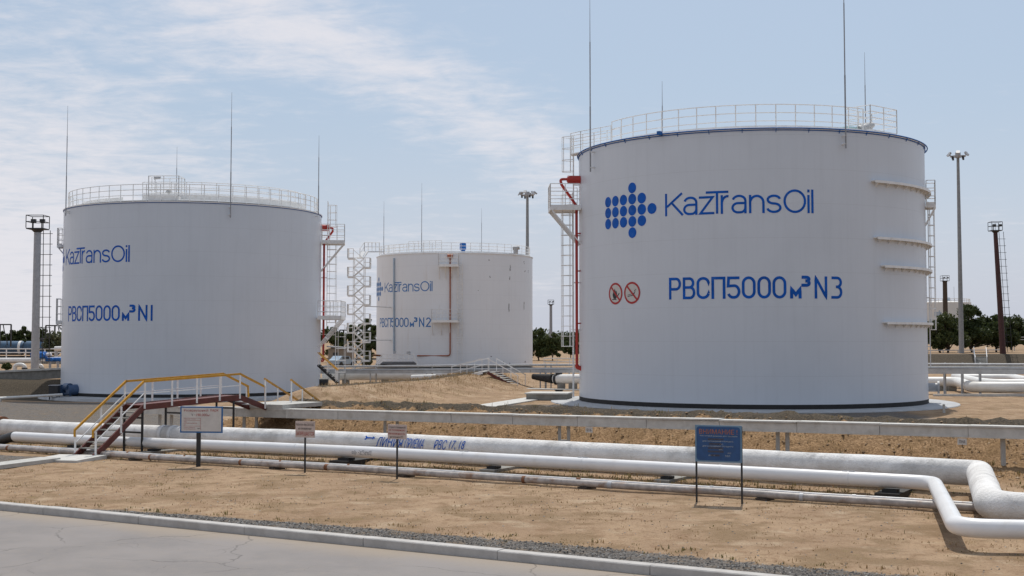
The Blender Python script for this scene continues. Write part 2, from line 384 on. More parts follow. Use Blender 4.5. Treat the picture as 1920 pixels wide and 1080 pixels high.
def tag(o, label, cat, group=None, kind=None):
    if label: o['label'] = label
    if cat: o['category'] = cat
    if group: o['group'] = group
    if kind: o['kind'] = kind
    return o
def thing(name, label, cat, loc=(0, 0, 0), group=None, rz=0.0):
    o = link(bpy.data.objects.new(name, None)); o.location = loc; o.rotation_euler = (0, 0, rz); o.empty_display_size = 0.3
    return tag(o, label, cat, group)
def dup(o, label=None, loc=None, rz=None, scale=None):
    r = link(o.copy())
    if label: r['label'] = label
    if loc is not None: r.location = loc
    if rz is not None: r.rotation_euler = (0, 0, rz)
    if scale is not None: r.scale = scale
    for ch in list(o.children):
        c = link(ch.copy()); c.parent = r
        for g in list(ch.children):
            d = link(g.copy()); d.parent = c
    return r
def structure(o): o['kind'] = 'structure'; return o
def fillet(pts, rad, n=8):
    """polyline with rounded corners"""
    pts = [Vector(p) for p in pts]; out = [pts[0]]
    for i in range(1, len(pts) - 1):
        a = (pts[i - 1] - pts[i]); b = (pts[i + 1] - pts[i])
        if a.length < 1e-6 or b.length < 1e-6: continue
        if a.angle(b) > R_(176): out.append(pts[i]); continue
        r = min(rad, a.length * 0.45, b.length * 0.45)
        ang = a.angle(b); tl = min(r / math.tan(ang / 2), a.length * 0.48, b.length * 0.48)
        p0 = pts[i] + a.normalized() * tl; p1 = pts[i] + b.normalized() * tl
        for k in range(n + 1):
            t = k / n; out.append(p0 * (1 - t) ** 2 + pts[i] * 2 * t * (1 - t) + p1 * t * t)
    out.append(pts[-1]); return out
def densify(pts, step):
    out = [Vector(pts[0])]
    for a, b in zip(pts[:-1], pts[1:]):
        a = Vector(a); b = Vector(b); k = max(1, int((b - a).length / step))
        for i in range(1, k + 1): out.append(a.lerp(b, i / k))
    return out

# ------------------------------------------------------------------ lettering: stroke font + wrapping
def arc(cx, cy, rx, ry, a0, a1, n=14):
    return [(cx + rx * math.cos(R_(a0 + (a1 - a0) * i / n)), cy + ry * math.sin(R_(a0 + (a1 - a0) * i / n))) for i in range(n + 1)]
def rrect(r=0.28):
    return ([(0, r), (0, 1 - r)] + arc(.5, 1 - r, .5, r, 180, 90, 6) + arc(.5, 1 - r, .5, r, 90, 0, 6) + arc(.5, r, .5, r, 0, -90, 6) + arc(.5, r, .5, r, -90, -180, 6))
GL = {
 'K': [[(0, 0), (0, 1)], [(.95, 1), (.06, .40)], [(.34, .60), (1, 0)]],
 'a': [arc(.5, .70, .46, .30, 165, 0, 12) + [(.96, 0)], [(.96, .56), (.42, .56)] + arc(.42, .28, .40, .28, 90, 270, 12) + [(.60, 0)] + arc(.60, .3, .36, .3, -90, 0, 6)],
 'z': [[(0, 1), (.97, 1), (.03, 0), (1, 0)]],
 'T': [[(0, 1), (1, 1)], [(.5, 1), (.5, 0)]],
 'r': [[(0, 0), (0, 1)], [(0, .55)] + arc(.95, .55, .95, .45, 180, 80, 10)],
 'n': [[(0, 0), (0, 1)], [(0, .62)] + arc(.5, .58, .5, .42, 180, 0, 14) + [(1, 0)]],
 's': [arc(.5, .76, .46, .24, 10, 90, 8) + arc(.5, .76, .47, .24, 90, 265, 10) + arc(.5, .26, .49, .26, 85, -90, 12) + arc(.5, .26, .5, .26, -90, -170, 8)],
 'O': [arc(.5, .5, .5, .5, 0, 360, 44)],
 'i': [[(.5, 0), (.5, .80)], [(.5, .92), (.5, 1.0)]],
 'l': [[(.5, 0), (.5, 1)]], '1': [[(.5, 0), (.5, 1)]],
 'Р': [[(0, 0), (0, 1), (.62, 1)] + arc(.62, .73, .38, .27, 90, -90, 12) + [(0, .46)]],
 'В': [[(0, .54), (.55, .54)] + arc(.55, .77, .36, .23, -90, 90, 12) + [(0, 1), (0, 0), (.62, 0)] + arc(.62, .27, .38, .27, -90, 90, 12)],
 'С': [[(1, .78)] + arc(.5, .74, .5, .26, 0, 180, 14) + arc(.5, .26, .5, .26, 180, 360, 14) + [(1, .22)]],
 'П': [[(0, 0), (0, 1), (1, 1), (1, 0)]],
 '5': [[(.92, 1), (.04, 1), (0, .58), (.55, .60)] + arc(.55, .30, .45, .30, 90, -90, 14) + arc(.45, .28, .45, .28, -90, -160, 6)],
 '0': [rrect(.30)],
 'м': [[(0, 0), (0, 1), (.5, .30), (1, 1), (1, 0)]],
 'N': [[(0, 0), (0, 1), (1, 0), (1, 1)]],
 '3': [[(.05, 1), (.60, 1)] + arc(.55, .77, .42, .23, 90, -90, 12) + [(.40, .54), (.55, .54)] + arc(.55, .27, .45, .27, 90, -90, 12) + [(.0, 0)]],
 '2': [arc(.5, .72, .5, .28, 165, -20, 16) + [(.0, 0), (1, 0)]],
}
def ribbon(mb, pts, w, wrap, layer, step=0.12):
    pts = [Vector((p[0], p[1])) for p in pts]
    closed = (pts[0] - pts[-1]).length < 1e-4
    d = [pts[0]]
    for a, b in zip(pts[:-1], pts[1:]):
        if (b - a).length < 1e-6: continue
        k = max(1, int((b - a).length / step))
        for i in range(1, k + 1): d.append(a.lerp(b, i / k))
    m = len(d); vs = []
    for i in range(m):
        a = d[i - 1] if i > 0 else (d[-2] if closed else None); b = d[i + 1] if i < m - 1 else (d[1] if closed else None)
        t0 = (d[i] - a).normalized() if a is not None else None; t1 = (b - d[i]).normalized() if b is not None else None
        if t0 is None: t0 = t1
        if t1 is None: t1 = t0
        n0 = Vector((-t0.y, t0.x)); n1 = Vector((-t1.y, t1.x)); nn = (n0 + n1)
        nn = nn.normalized() if nn.length > 1e-4 else n0
        k = min(1 / max(nn.dot(n0), 0.25), 2.2)
        for s in (1, -1): q = d[i] + nn * s * k * w / 2; vs.append(wrap(q.x, q.y, layer))
    mb.add(vs, [(2 * i + 1, 2 * i + 3, 2 * i + 2, 2 * i) for i in range(m - 1)])
def letters(mb, items, w, wrap, wide=1.0):
    """items: (glyph, u0, u1, v0, v1[, stroke])"""
    lay = 0
    for it in items:
        g, u0, u1, v0, v1 = it[:5]; ww = it[5] if len(it) > 5 else w
        hw = ww / 2
        if g in 'il1': um = (u0 + u1) / 2; a0, a1 = um, um
        else: a0, a1 = u0 + hw, u1 - hw
        b0, b1 = v0 + hw, v1 - hw
        for st in GL[g]:
            butt = []
            P = [(a0 + x * (a1 - a0) if a1 > a0 else a0, b0 + y * (b1 - b0)) for x, y in st]
            # straight ends reach the outer edge of the letter box
            if len(P) > 1 and (Vector(P[0]) - Vector(P[-1])).length > 1e-4:
                for e, f in ((0, 1), (-1, -2)):
                    t = (Vector(P[e]) - Vector(P[f])).normalized()
                    if st[e][1] in (0, 1, 1.0): P[e] = tuple(Vector(P[e]) + t * hw * 0.98)
            ribbon(mb, P, ww, wrap, lay % 5); lay += 1

def text_polys(s, height=1.0):
    """flat outline text as vertices and faces (x right, y up), built-in font"""
    cu = bpy.data.curves.new('t', 'FONT'); cu.body = s; cu.size = height; cu.resolution_u = 3
    o = link(bpy.data.objects.new('t', cu)); bpy.context.view_layer.update()
    ev = o.evaluated_get(bpy.context.evaluated_depsgraph_get()); me = ev.to_mesh()
    vs = [tuple(v.co) for v in me.vertices]; fs = [tuple(p.vertices) for p in me.polygons]
    ev.to_mesh_clear(); bpy.data.objects.remove(o); bpy.data.curves.remove(cu)
    return vs, fs
def slice_polys(vs, fs, k):
    import bmesh
    me = bpy.data.meshes.new('t'); me.from_pydata(vs, [], fs); bm = bmesh.new(); bm.from_mesh(me); bpy.data.meshes.remove(me)
    lo = min(v[1] for v in vs); hi = max(v[1] for v in vs)
    for i in range(1, k): bmesh.ops.bisect_plane(bm, geom=bm.verts[:] + bm.edges[:] + bm.faces[:], plane_co=(0, lo + (hi - lo) * i / k, 0), plane_no=(0, 1, 0))
    bm.verts.index_update(); vs = [tuple(v.co) for v in bm.verts]; fs = [tuple(v.index for v in f.verts) for f in bm.faces]; bm.free(); return vs, fs
def text_fit(mb, s, x0, x1, y0, y1, fn, shear=0.0, cuts=0):
    vs, fs = text_polys(s)
    if vs and cuts: vs, fs = slice_polys(vs, fs, cuts)
    if not vs: return
    mnx = min(v[0] for v in vs); mxx = max(v[0] for v in vs); mny = min(v[1] for v in vs); mxy = max(v[1] for v in vs)
    out = []
    for v in vs:
        u = (v[0] - mnx) / (mxx - mnx); w = (v[1] - mny) / max(mxy - mny, 1e-6)
        out.append(fn(x0 + u * (x1 - x0) + shear * w * (y1 - y0), y0 + w * (y1 - y0)))
    mb.add(out, fs)

# ------------------------------------------------------------------ terrain
TN = (0.5, 0.866); TT = (0.866, -0.5)                       # n: away from the road; t: along the pipes, to the right
def NTc(x, y): return TN[0] * x + TN[1] * y, TT[0] * x + TT[1] * y
def XY(n, t): return Vector((TN[0] * n + TT[0] * t, TN[1] * n + TT[1] * t, 0))
def S(x): x = min(1.0, max(0.0, x)); return x * x * (3 - 2 * x)
def seg_dist(x, y, a, b):
    dx, dy = b[0] - a[0], b[1] - a[1]; t = ((x - a[0]) * dx + (y - a[1]) * dy) / (dx * dx + dy * dy); t = min(1, max(0, t))
    return math.hypot(x - a[0] - t * dx, y - a[1] - t * dy), a[2] + t * (b[2] - a[2])
RIDGE = [(-11.6, 79, 1.0), (-6.5, 92, 0.98), (-3.2, 101, 1.22), (-2.6, 113, 1.1)]
T3C, T1C, T2C = (14.62, 79.5), (-26.55, 107.75), (-7.7, 173.3)
PITS = [(XY(31.95, -24.6), 1.5, 0.42), (XY(32.2, -7.2), 1.5, 0.36)]
def ground(x, y, detail=True):
    n, t = NTc(x, y)
    far = S((y - 55) / 20)
    z = -0.65 * S((-x - 3.5) / 11) * far * (1 - S((y - 112) / 25)) - 0.13 * S((-x - 4) / 14) * (1 - far)
    if n < 20.9: z += -0.02 - 0.28 * S((20.45 - n) / 0.12)
    mask = S((t + 40.5) / 5.5)
    up = S((n - 38.7) / 4.1); dn = 1 - S((n - 43.2) / 3.6)
    b = 1.27 * min(up, dn) * mask
    if n < 44: b += 0.16 * S((n - 34.6) / 5) * mask * (1 - up)
    z += b - 0.20 * (1 - S((math.hypot(x - T1C[0], y - T1C[1]) - 12.5) / 5))
    for a, c in zip(RIDGE[:-1], RIDGE[1:]):
        d, h = seg_dist(x, y, a, c); z = max(z, h * (1 - S(d / 5.6)) + (z if z < 0 else 0) * S(d / 5.6))
    if x < -20: z += (1.25 + 0.1 * S((x + 45) / 8)) * S((y - 101.5) / 4) * S((-x - 26) / 6) * (1 - S((y - 132) / 30)) if y > 90 else 0
    if x > 12 and y > 150: z += 1.75 * S((y - 169.8) / 3.2) * S((x - 20) / 10)
    for c, r, dp in PITS:
        d = math.hypot((x - c.x), (y - c.y)); z -= dp * (1 - S((d - r * 0.35) / (r * 0.65)))
    if detail and y < 140 and n > 20.6:
        v = Vector((x, y, 0)); a = 0.03 + 0.10 * min(1, b / 0.5) * (1 - 0.6 * S((n - 43) / 2))
        for c in (T3C, T1C): a *= S((math.hypot(x - c[0], y - c[1]) - 12.6) / 2.5)
        z += a * (noise.noise(v * 0.55) + 0.7 * noise.noise(v * 1.4)) * 0.8
        if n < 47 and n > 35: z += (0.17 * noise.noise(v * 1.9) + 0.16 * noise.noise(v * 3.2)) * min(1, b * 2) * (1 - .5 * S((n - 42.5) / 1))
    return z
def axis(lo, hi, fine, cuts):
    """cuts: list of (upto, step)"""
    out = [lo]
    for up, st in cuts:
        while out[-1] < up - 1e-6: out.append(out[-1] + st)
    k = (out[-1] - out[-2])
    while out[-1] < hi: k *= 1.35; out.append(out[-1] + k)
    return out
def build_ground():
    xr = axis(0, 3500, 0, [(24, 0.27), (50, 0.8)]); xl = axis(0, 3500, 0, [(26, 0.27), (50, 0.8)])
    xs = [-v for v in reversed(xl[1:])] + xr
    ys = axis(10, 4500, 0, [(60, 0.27), (125, 0.8), (200, 2.5)])
    ys = [-3500, -1200, -300, -60, -10, 0, 6] + ys
    nx, ny = len(xs), len(ys)
    vs = np.zeros((ny, nx, 3), np.float32); cov = np.zeros((ny, nx, 4), np.float32); cov[..., 3] = 1
    for j, y in enumerate(ys):
        for i, x in enumerate(xs):
            vs[j, i] = (x, y, ground(x, y))
            n, t = NTc(x, y)
            g = (1 - S((n - 20.7 - 0.88 * S((t + 33) / 22)) / 0.35)) * S((t + 36) / 5)
            g = max(g, S((-t - 38.5 - max(0, n - 44) * 1.05) / 3) * S((n - 36.3) / 2.4) * (1 - S((n - 84) / 6)) * (1 - S((y - 91) / 3)))
            g = max(g, S((-t - 34.3) / .8) * S((30.3 - n) / .5) * S((n - 28.0) / .4))
            tf = S((n - 41.6) / 0.6) * (1 - S((n - 47.0) / 0.8)) * S((t + 38) / 4)
            for a, c in zip(RIDGE[:-1], RIDGE[1:]):
                d, h = seg_dist(x, y, a, c); tf = max(tf, 0.75 * (1 - S((d - 0.2) / 1.0)))
            if y > 93 and x < -24: tf = max(tf, S((y - 95) / 3) * (1 - S((y - 106) / 3)) * 0.9)
            if y > 160 and x > 14: tf = max(tf, 0.9 * S((y - 164) / 3) * (1 - S((y - 175) / 4)))
            for c in (T3C, T1C):                                # dark crushed stone by aprons; nearest tank's is unseen, added to cut bounce light
                d = math.hypot(x - c[0], y - c[1]); fr = S((c[1] - y - 1.5) / 4) * S((c[0] + 8 - x) / 4) if c is T3C else S((c[0] + 3 - x) / 4) * (1 - S((y - 91) / 3))
                g = max(g, (1 - S((d - 17) / 3)) * fr)
            cl = S((n - 35.4) / 2.0) * (1 - S((n - 42.5) / 1.0)) * S((t + 41) / 4)
            cov[j, i, :3] = (g, tf, cl)
    fs = [(j * nx + i, j * nx + i + 1, (j + 1) * nx + i + 1, (j + 1) * nx + i) for j in range(ny - 1) for i in range(nx - 1)]
    me = bpy.data.meshes.new('ground'); me.from_pydata(vs.reshape(-1, 3).tolist(), [], fs); me.update()
    me.polygons.foreach_set('use_smooth', [True] * len(me.polygons))
    ca = me.color_attributes.new('cover', 'FLOAT_COLOR', 'POINT'); ca.data.foreach_set('color', cov.reshape(-1))
    me.materials.append(MATS['soil']); structure(link(bpy.data.objects.new('ground', me)))
build_ground()

# road and kerb
def build_road():
    mb = MB(); a = XY(20.26, -260); b = XY(20.26, 200); c = XY(-60, 200); d = XY(-60, -260)
    z = -0.10
    A = XY(20.26, -260)
    mb.add([(q.x, q.y, z) for q in (d, c, b, a)], [(0, 1, 2, 3)]); structure(mb.build('road', 'road_concrete'))
    kb = MB(); L = 3.0; t = -78.0; i = 0
    while t < 30:
        dz = rnd.uniform(-0.006, 0.006); dn = rnd.uniform(-0.006, 0.006)
        n0, n1, z0, z1, bv = 20.25 + dn, 20.52 + dn, -0.25, 0.062 + dz, 0.018
        prof = [(n0, z0), (n0, z1 - bv), (n0 + bv, z1), (n1 - bv, z1), (n1, z1 - bv), (n1, z0)]
        vs = []
        for tt in (t + 0.006, t + L - 0.006):
            for n_, z_ in prof: q = XY(n_, tt); vs.append((q.x, q.y, z_))
        m = len(prof)
        kb.add(vs, [(k, k + m, k + 1 + m, k + 1) for k in range(m - 1)] + [tuple(range(m)), tuple(reversed(range(m, 2 * m)))])
        t += L
    structure(kb.build('kerb', 'kerb_concrete'))
build_road()

# ------------------------------------------------------------------ storage tanks
def hit(tk, px, py, off=0.0):
    """angle and local height where a line of sight meets the near side of a tank wall"""
    r = ray(px, py); R = tk['R'] + off; cx, cy = tk['c']
    a = r.x ** 2 + r.y ** 2; b = -2 * (r.x * cx + r.y * cy); c = cx * cx + cy * cy - R * R
    dd = max(b * b - 4 * a * c, 0.0); k = (-b - math.sqrt(dd)) / (2 * a)
    return math.atan2(r.y * k - cy, r.x * k - cx), CAMZ + r.z * k - tk['z0']
def pol(r, th, z): return Vector((r * math.cos(th), r * math.sin(th), z))
def arc_rail(mb, r, th0, th1, z, h, posts, rails=(0.36, 0.68, 1.0), tr=0.030, toe=0.0, zf=None):
    n = max(4, int(abs(th1 - th0) * r / 0.5))
    for f in rails: mb.tube([pol(r, th0 + (th1 - th0) * i / n, z + h * f) for i in range(n + 1)], tr, 5)
    for i in range(posts + 1):
        a = th0 + (th1 - th0) * i / posts; mb.tube([pol(r, a, z), pol(r, a, z + h)], tr * 1.1, 5)
    if toe:
        vs = []
        for i in range(n + 1):
            a = th0 + (th1 - th0) * i / n
            for zz in (z, z + toe): vs.append(pol(r + 0.012, a, zz)); vs.append(pol(r - 0.012, a, zz))
        fs = []
        for i in range(n): o = i * 4; fs += [(o, o + 4, o + 6, o + 2), (o + 1, o + 3, o + 7, o + 5), (o + 2, o + 6, o + 7, o + 3)]
        mb.add(vs, fs)
def line_rail(mb, pts, h, tr=0.024, rails=(0.36, 0.68, 1.0), step=0.9, posts=True):
    for a, b in zip(pts[:-1], pts[1:]):
        a = Vector(a); b = Vector(b)
        for f in rails: mb.tube([a + Vector((0, 0, h * f)), b + Vector((0, 0, h * f))], tr, 5)
        if posts:
            k = max(1, round((b - a).length / step))
            for i in range(k + 1): q = a.lerp(b, i / k); mb.tube([q, q + Vector((0, 0, h))], tr * 1.1, 5)
def wall_platform(root, R, th, z, depth, width, h=1.1, brace=2.0, front_open=False, tr=0.026):
    """small service landing bolted to the wall, on raking braces"""
    er = pol(1, th, 0); et = Vector((-er.y, er.x, 0)); w = width / 2
    P = lambda a, b, c: er * (R + a) + et * b + Vector((0, 0, c))
    fl = MB(); up = Vector((0, 0, 1))
    fl.bar(P(0.02, 0, z - 0.03), P(depth, 0, z - 0.03), width, 0.06)
    for s in (-1, 1): fl.bar(P(0.0, s * w, z - 0.06), P(depth, s * w, z - 0.06), 0.05, 0.20)
    fl.bar(P(depth, -w, z - 0.06), P(depth, w, z - 0.06), 0.05, 0.20)
    o = fl.build('platform', 'steel_white', root)
    for s in (-1, -0.33, 0.33, 1):
        br = MB(); br.bar(P(depth * 0.97, s * w * 0.96, z - 0.12), P(0.0, s * w * 0.96, z - 0.12 - brace), 0.07, 0.07)
        br.build('brace', 'steel_white', o)
    g = MB(); pts = [P(0.05, -w, z), P(depth, -w, z), P(depth, w, z), P(0.05, w, z)]
    line_rail(g, pts, h, tr, step=0.75)
    for a, b in zip(pts[:-1], pts[1:]): g.bar(a + up * 0.08, b + up * 0.08, 0.02, 0.15)
    g.build('guard_rail', 'steel_white', o)
    return o
def caged_ladder(root, R, th, z0, z1, off=0.32, cage_from=2.2, hoop=0.72, wid=0.6, side=0.0, hoop_step=0.62, bars=5, mat='steel_white'):
    er = pol(1, th, 0); et = Vector((-er.y, er.x, 0)); P = lambda a, b, c: er * (R + a) + et * (b + side) + Vector((0, 0, c))
    l = MB()
    for s in (-1, 1): l.bar(P(off, s * wid / 2, z0), P(off, s * wid / 2, z1), 0.07, 0.05, er)
    z = z0 + 0.3
    while z < z1: l.tube([P(off, -wid / 2, z), P(off, wid / 2, z)], 0.018, 5); z += 0.31
    z = z0 + 1.2
    while z < z1 - 0.3:
        for s in (-1, 1): l.bar(P(0, s * wid / 2, z), P(off, s * wid / 2, z), 0.05, 0.05)
        z += 2.9
    o = l.build('ladder', mat, root)
    c = MB(); z = z0 + cage_from; rr = wid / 2 + 0.06
    ring = lambda zz: [P(off, -rr, zz)] + [P(off + hoop * math.sin(R_(a)), -rr * math.cos(R_(a)), zz) for a in range(15, 180, 15)] + [P(off, rr, zz)]
    hs = []
    while z <= z1: c.tube(ring(z), 0.020, 5); hs.append(z); z += hoop_step
    rg = ring(0)
    for i in np.linspace(1, len(rg) - 2, bars): q = rg[int(round(i))]; c.tube([q + Vector((0, 0, hs[0])), q + Vector((0, 0, hs[-1]))], 0.018, 5)
    c.build('cage', mat, o)
    return o
def stiffener(root, R, th0, th1, z, depth=0.34, brk=12):
    mb = MB(); n = 24; vs = []; t = 0.07
    for i in range(n + 1):
        a = th0 + (th1 - th0) * i / n
        for r, zz in ((R - 0.01, z), (R + depth, z), (R + depth, z - t * 2.0), (R + depth - 0.03, z - t * 2.0), (R + depth - 0.03, z - t), (R - 0.01, z - t)): vs.append(pol(r, a, zz))
    fs = [(i * 6 + k, i * 6 + (k + 1) % 6, (i + 1) * 6 + (k + 1) % 6, (i + 1) * 6 + k) for i in range(n) for k in range(6)]
    fs += [tuple(range(6)), tuple(reversed(range(n * 6, n * 6 + 6)))]
    mb.add(vs, fs); o = mb.build('stiffener_ring', 'steel_white', root)
    for i in range(brk):
        g = MB(); a = th0 + (th1 - th0) * (i + 0.4) / brk; er = pol(1, a, 0); et = Vector((-er.y, er.x, 0)) * 0.015
        A = pol(R, a, z - t); B = pol(R + depth - 0.04, a, z - t); C = pol(R, a, z - 0.34)
        g.add([A - et, B - et, C - et, A + et, B + et, C + et], [(0, 1, 2), (5, 4, 3), (0, 3, 4, 1), (1, 4, 5, 2), (2, 5, 3, 0)])
        g.build('gusset', 'steel_white', o)
def lightning_rod(root, tk, base, tip, front=True, R=None):
    """base / tip local points"""
    mb = MB(); b = Vector(base); t = Vector(tip)
    mb.tube([b, b.lerp(t, .36), b.lerp(t, .365), b.lerp(t, .72), b.lerp(t, .725), t], [.044, .044, .034, .034, .022, .010], 6)
    o = mb.build('lightning_rod', 'rod_metal', root)
    if front:
        er = Vector((b.x, b.y, 0)).normalized()
        for zz in (b.z + 0.25, tk['H'] - 0.35): k = MB(); k.bar(er * (tk['R'] - 0.005) + Vector((0, 0, zz)), er * (tk['R'] + 0.30) + Vector((0, 0, zz)), 0.10, 0.06); k.build('rod_bracket', 'steel_white', o)
def tank_shell(tk, name, label, wall='tank_white', rim='blue_paint', apron=True):
    R, H = tk['R'], tk['H']
    root = thing(name, label, 'storage tank', (*tk['c'], tk['z0']), 'oil storage tanks')
    w = MB(); w.lathe([(R, 0.34), (R, H * .25), (R, H * .5), (R, H * .75), (R, H)], 256); w.build('wall', wall, root)
    b = MB(); b.lathe([(R - 0.02, 0.02), (R + 0.09, 0.02), (R + 0.09, 0.06), (R + 0.014, 0.07), (R + 0.014, 0.345), (R - 0.02, 0.345)], 192, smooth=False); b.build('base_band', 'bitumen', root)
    r = MB(); r.lathe([(R + 0.06, H - 0.07), (R + 0.07, H + 0.005), (R - 0.3, H + 0.03), (R * .6, H + 0.26), (R * .25, H + 0.5), (0.02, H + 0.6)], 192); r.build('roof', 'roof_white', root)
    k = MB(); k.lathe([(R - 0.01, H - 0.12), (R + 0.035, H - 0.12), (R + 0.035, H - 0.075), (R - 0.01, H - 0.075)], 192, smooth=False); k.build('rim_band', rim, root)
    if apron:
        a = MB(); a.lathe([(R - 0.1, 0.10), (R + 0.12, 0.10), (R + 1.75, 0.045), (R + 1.9, -0.25)], 128, smooth=False); a.build('apron', 'apron_concrete', root)
    return root

T3 = dict(c=T3C, z0=0.0, R=10.46, H=15.22)
T1 = dict(c=T1C, z0=-0.68, R=10.46, H=14.95)
T2 = dict(c=T2C, z0=0.10, R=10.46, H=14.60)

# letter boxes measured along the wall (metres along the arc from the first letter, heights above the tank base)
def u3(px, py=400): return T3['R'] * hit(T3, px, py)[0]
ZB, ZT = 10.62, 11.90                                        # company name: baseline, cap height
def px8(x): return 1100 + x / 3.6
NAME = [(g, u3(px8(a)), u3(px8(b)), ZB + v0, ZB + v1) for g, a, b, v0, v1 in (
    ('K', 530, 652, 0, 1.26), ('a', 650, 752, 0, 1.02), ('z', 758, 862, 0, 1.0), ('T', 805, 958, .02, 1.26), ('r', 905, 962, 0, 1.02),
    ('a', 975, 1084, 0, 1.02), ('n', 1096, 1202, 0, 1.0), ('s', 1212, 1317, 0, 1.0), ('O', 1329, 1482, 0, 1.28), ('i', 1490, 1506, 0, 1.28), ('l', 1516, 1532, 0, 1.28))]
ZR = 6.02
TYPE = [(g, u3(px8(a), 540), u3(px8(b), 540), ZR + v0, ZR + v1, w) for g, a, b, v0, v1, w in (
    ('Р', 556, 638, 0, 1.2, .135), ('В', 649, 734, 0, 1.2, .135), ('С', 742, 832, 0, 1.2, .135), ('П', 842, 937, 0, 1.2, .135), ('5', 946, 1038, 0, 1.2, .135),
    ('0', 1047, 1141, 0, 1.2, .135), ('0', 1152, 1244, 0, 1.2, .135), ('0', 1254, 1348, 0, 1.2, .135), ('м', 1372, 1450, 0, .60, .17), ('3', 1449, 1512, .63, 1.23, .17),
    ('N', 1538, 1624, 0, 1.2, .135))]
NUM_U = (u3(px8(1650), 540), u3(px8(1725), 540))
NAME_END, TYPE_END = NAME[-1][2], NUM_U[1]
NAME_0 = NAME[0][1]
DOT_U = [u3(px8(x)) for x in (145, 194, 249, 307, 372, 441)]
DOTS = [(c, v) for c in range(3) for v in (-1, 0, 1)] + [(3, v) for v in (-2, -1, 0, 1, 2)] + [(4, v) for v in (-1, 0, 1)] + [(5, 0)]
def tank_writing(tk, root, th_name_end, th_type_end, digit, mat, zn=0.0, zt=0.0, logo=True):
    R = tk['R']
    def wrap_for(th_end, u_end):
        return lambda u, v, lay: pol(R + 0.010 + 0.0016 * lay, th_end + (u - u_end) / R, v)
    w1 = wrap_for(th_name_end, NAME_END)
    mb = MB(); letters(mb, [(g, a, b, c + zn, d + zn) for g, a, b, c, d in NAME], 0.128, w1); mb.build('lettering', mat, root)
    w2 = wrap_for(th_type_end, TYPE_END)
    it = [(g, a, b, c + zt, d + zt, w * 1.11 if w < .16 else w) for g, a, b, c, d, w in TYPE] + [(digit, NUM_U[0], NUM_U[1] if digit != '1' else NUM_U[0] + 0.2, ZR + zt, ZR + 1.2 + zt, 0.15)]
    mb = MB(); letters(mb, it, 0.15, w2); mb.build('lettering', mat, root)
    if logo:
        mb = MB()
        for c, v in DOTS:
            u = DOT_U[0] + (DOT_U[5] - DOT_U[0]) * c / 5; z = ZB + zn + 0.50 - v * 0.635
            ring = [w1(u + 0.305 * math.cos(R_(a)), z + 0.305 * math.sin(R_(a)), 0) for a in range(0, 360, 12)]
            mb.add(ring + [w1(u, z, 0)], [(k, (k + 1) % 30, 30) for k in range(30)])
        mb.build('logo', mat, root)

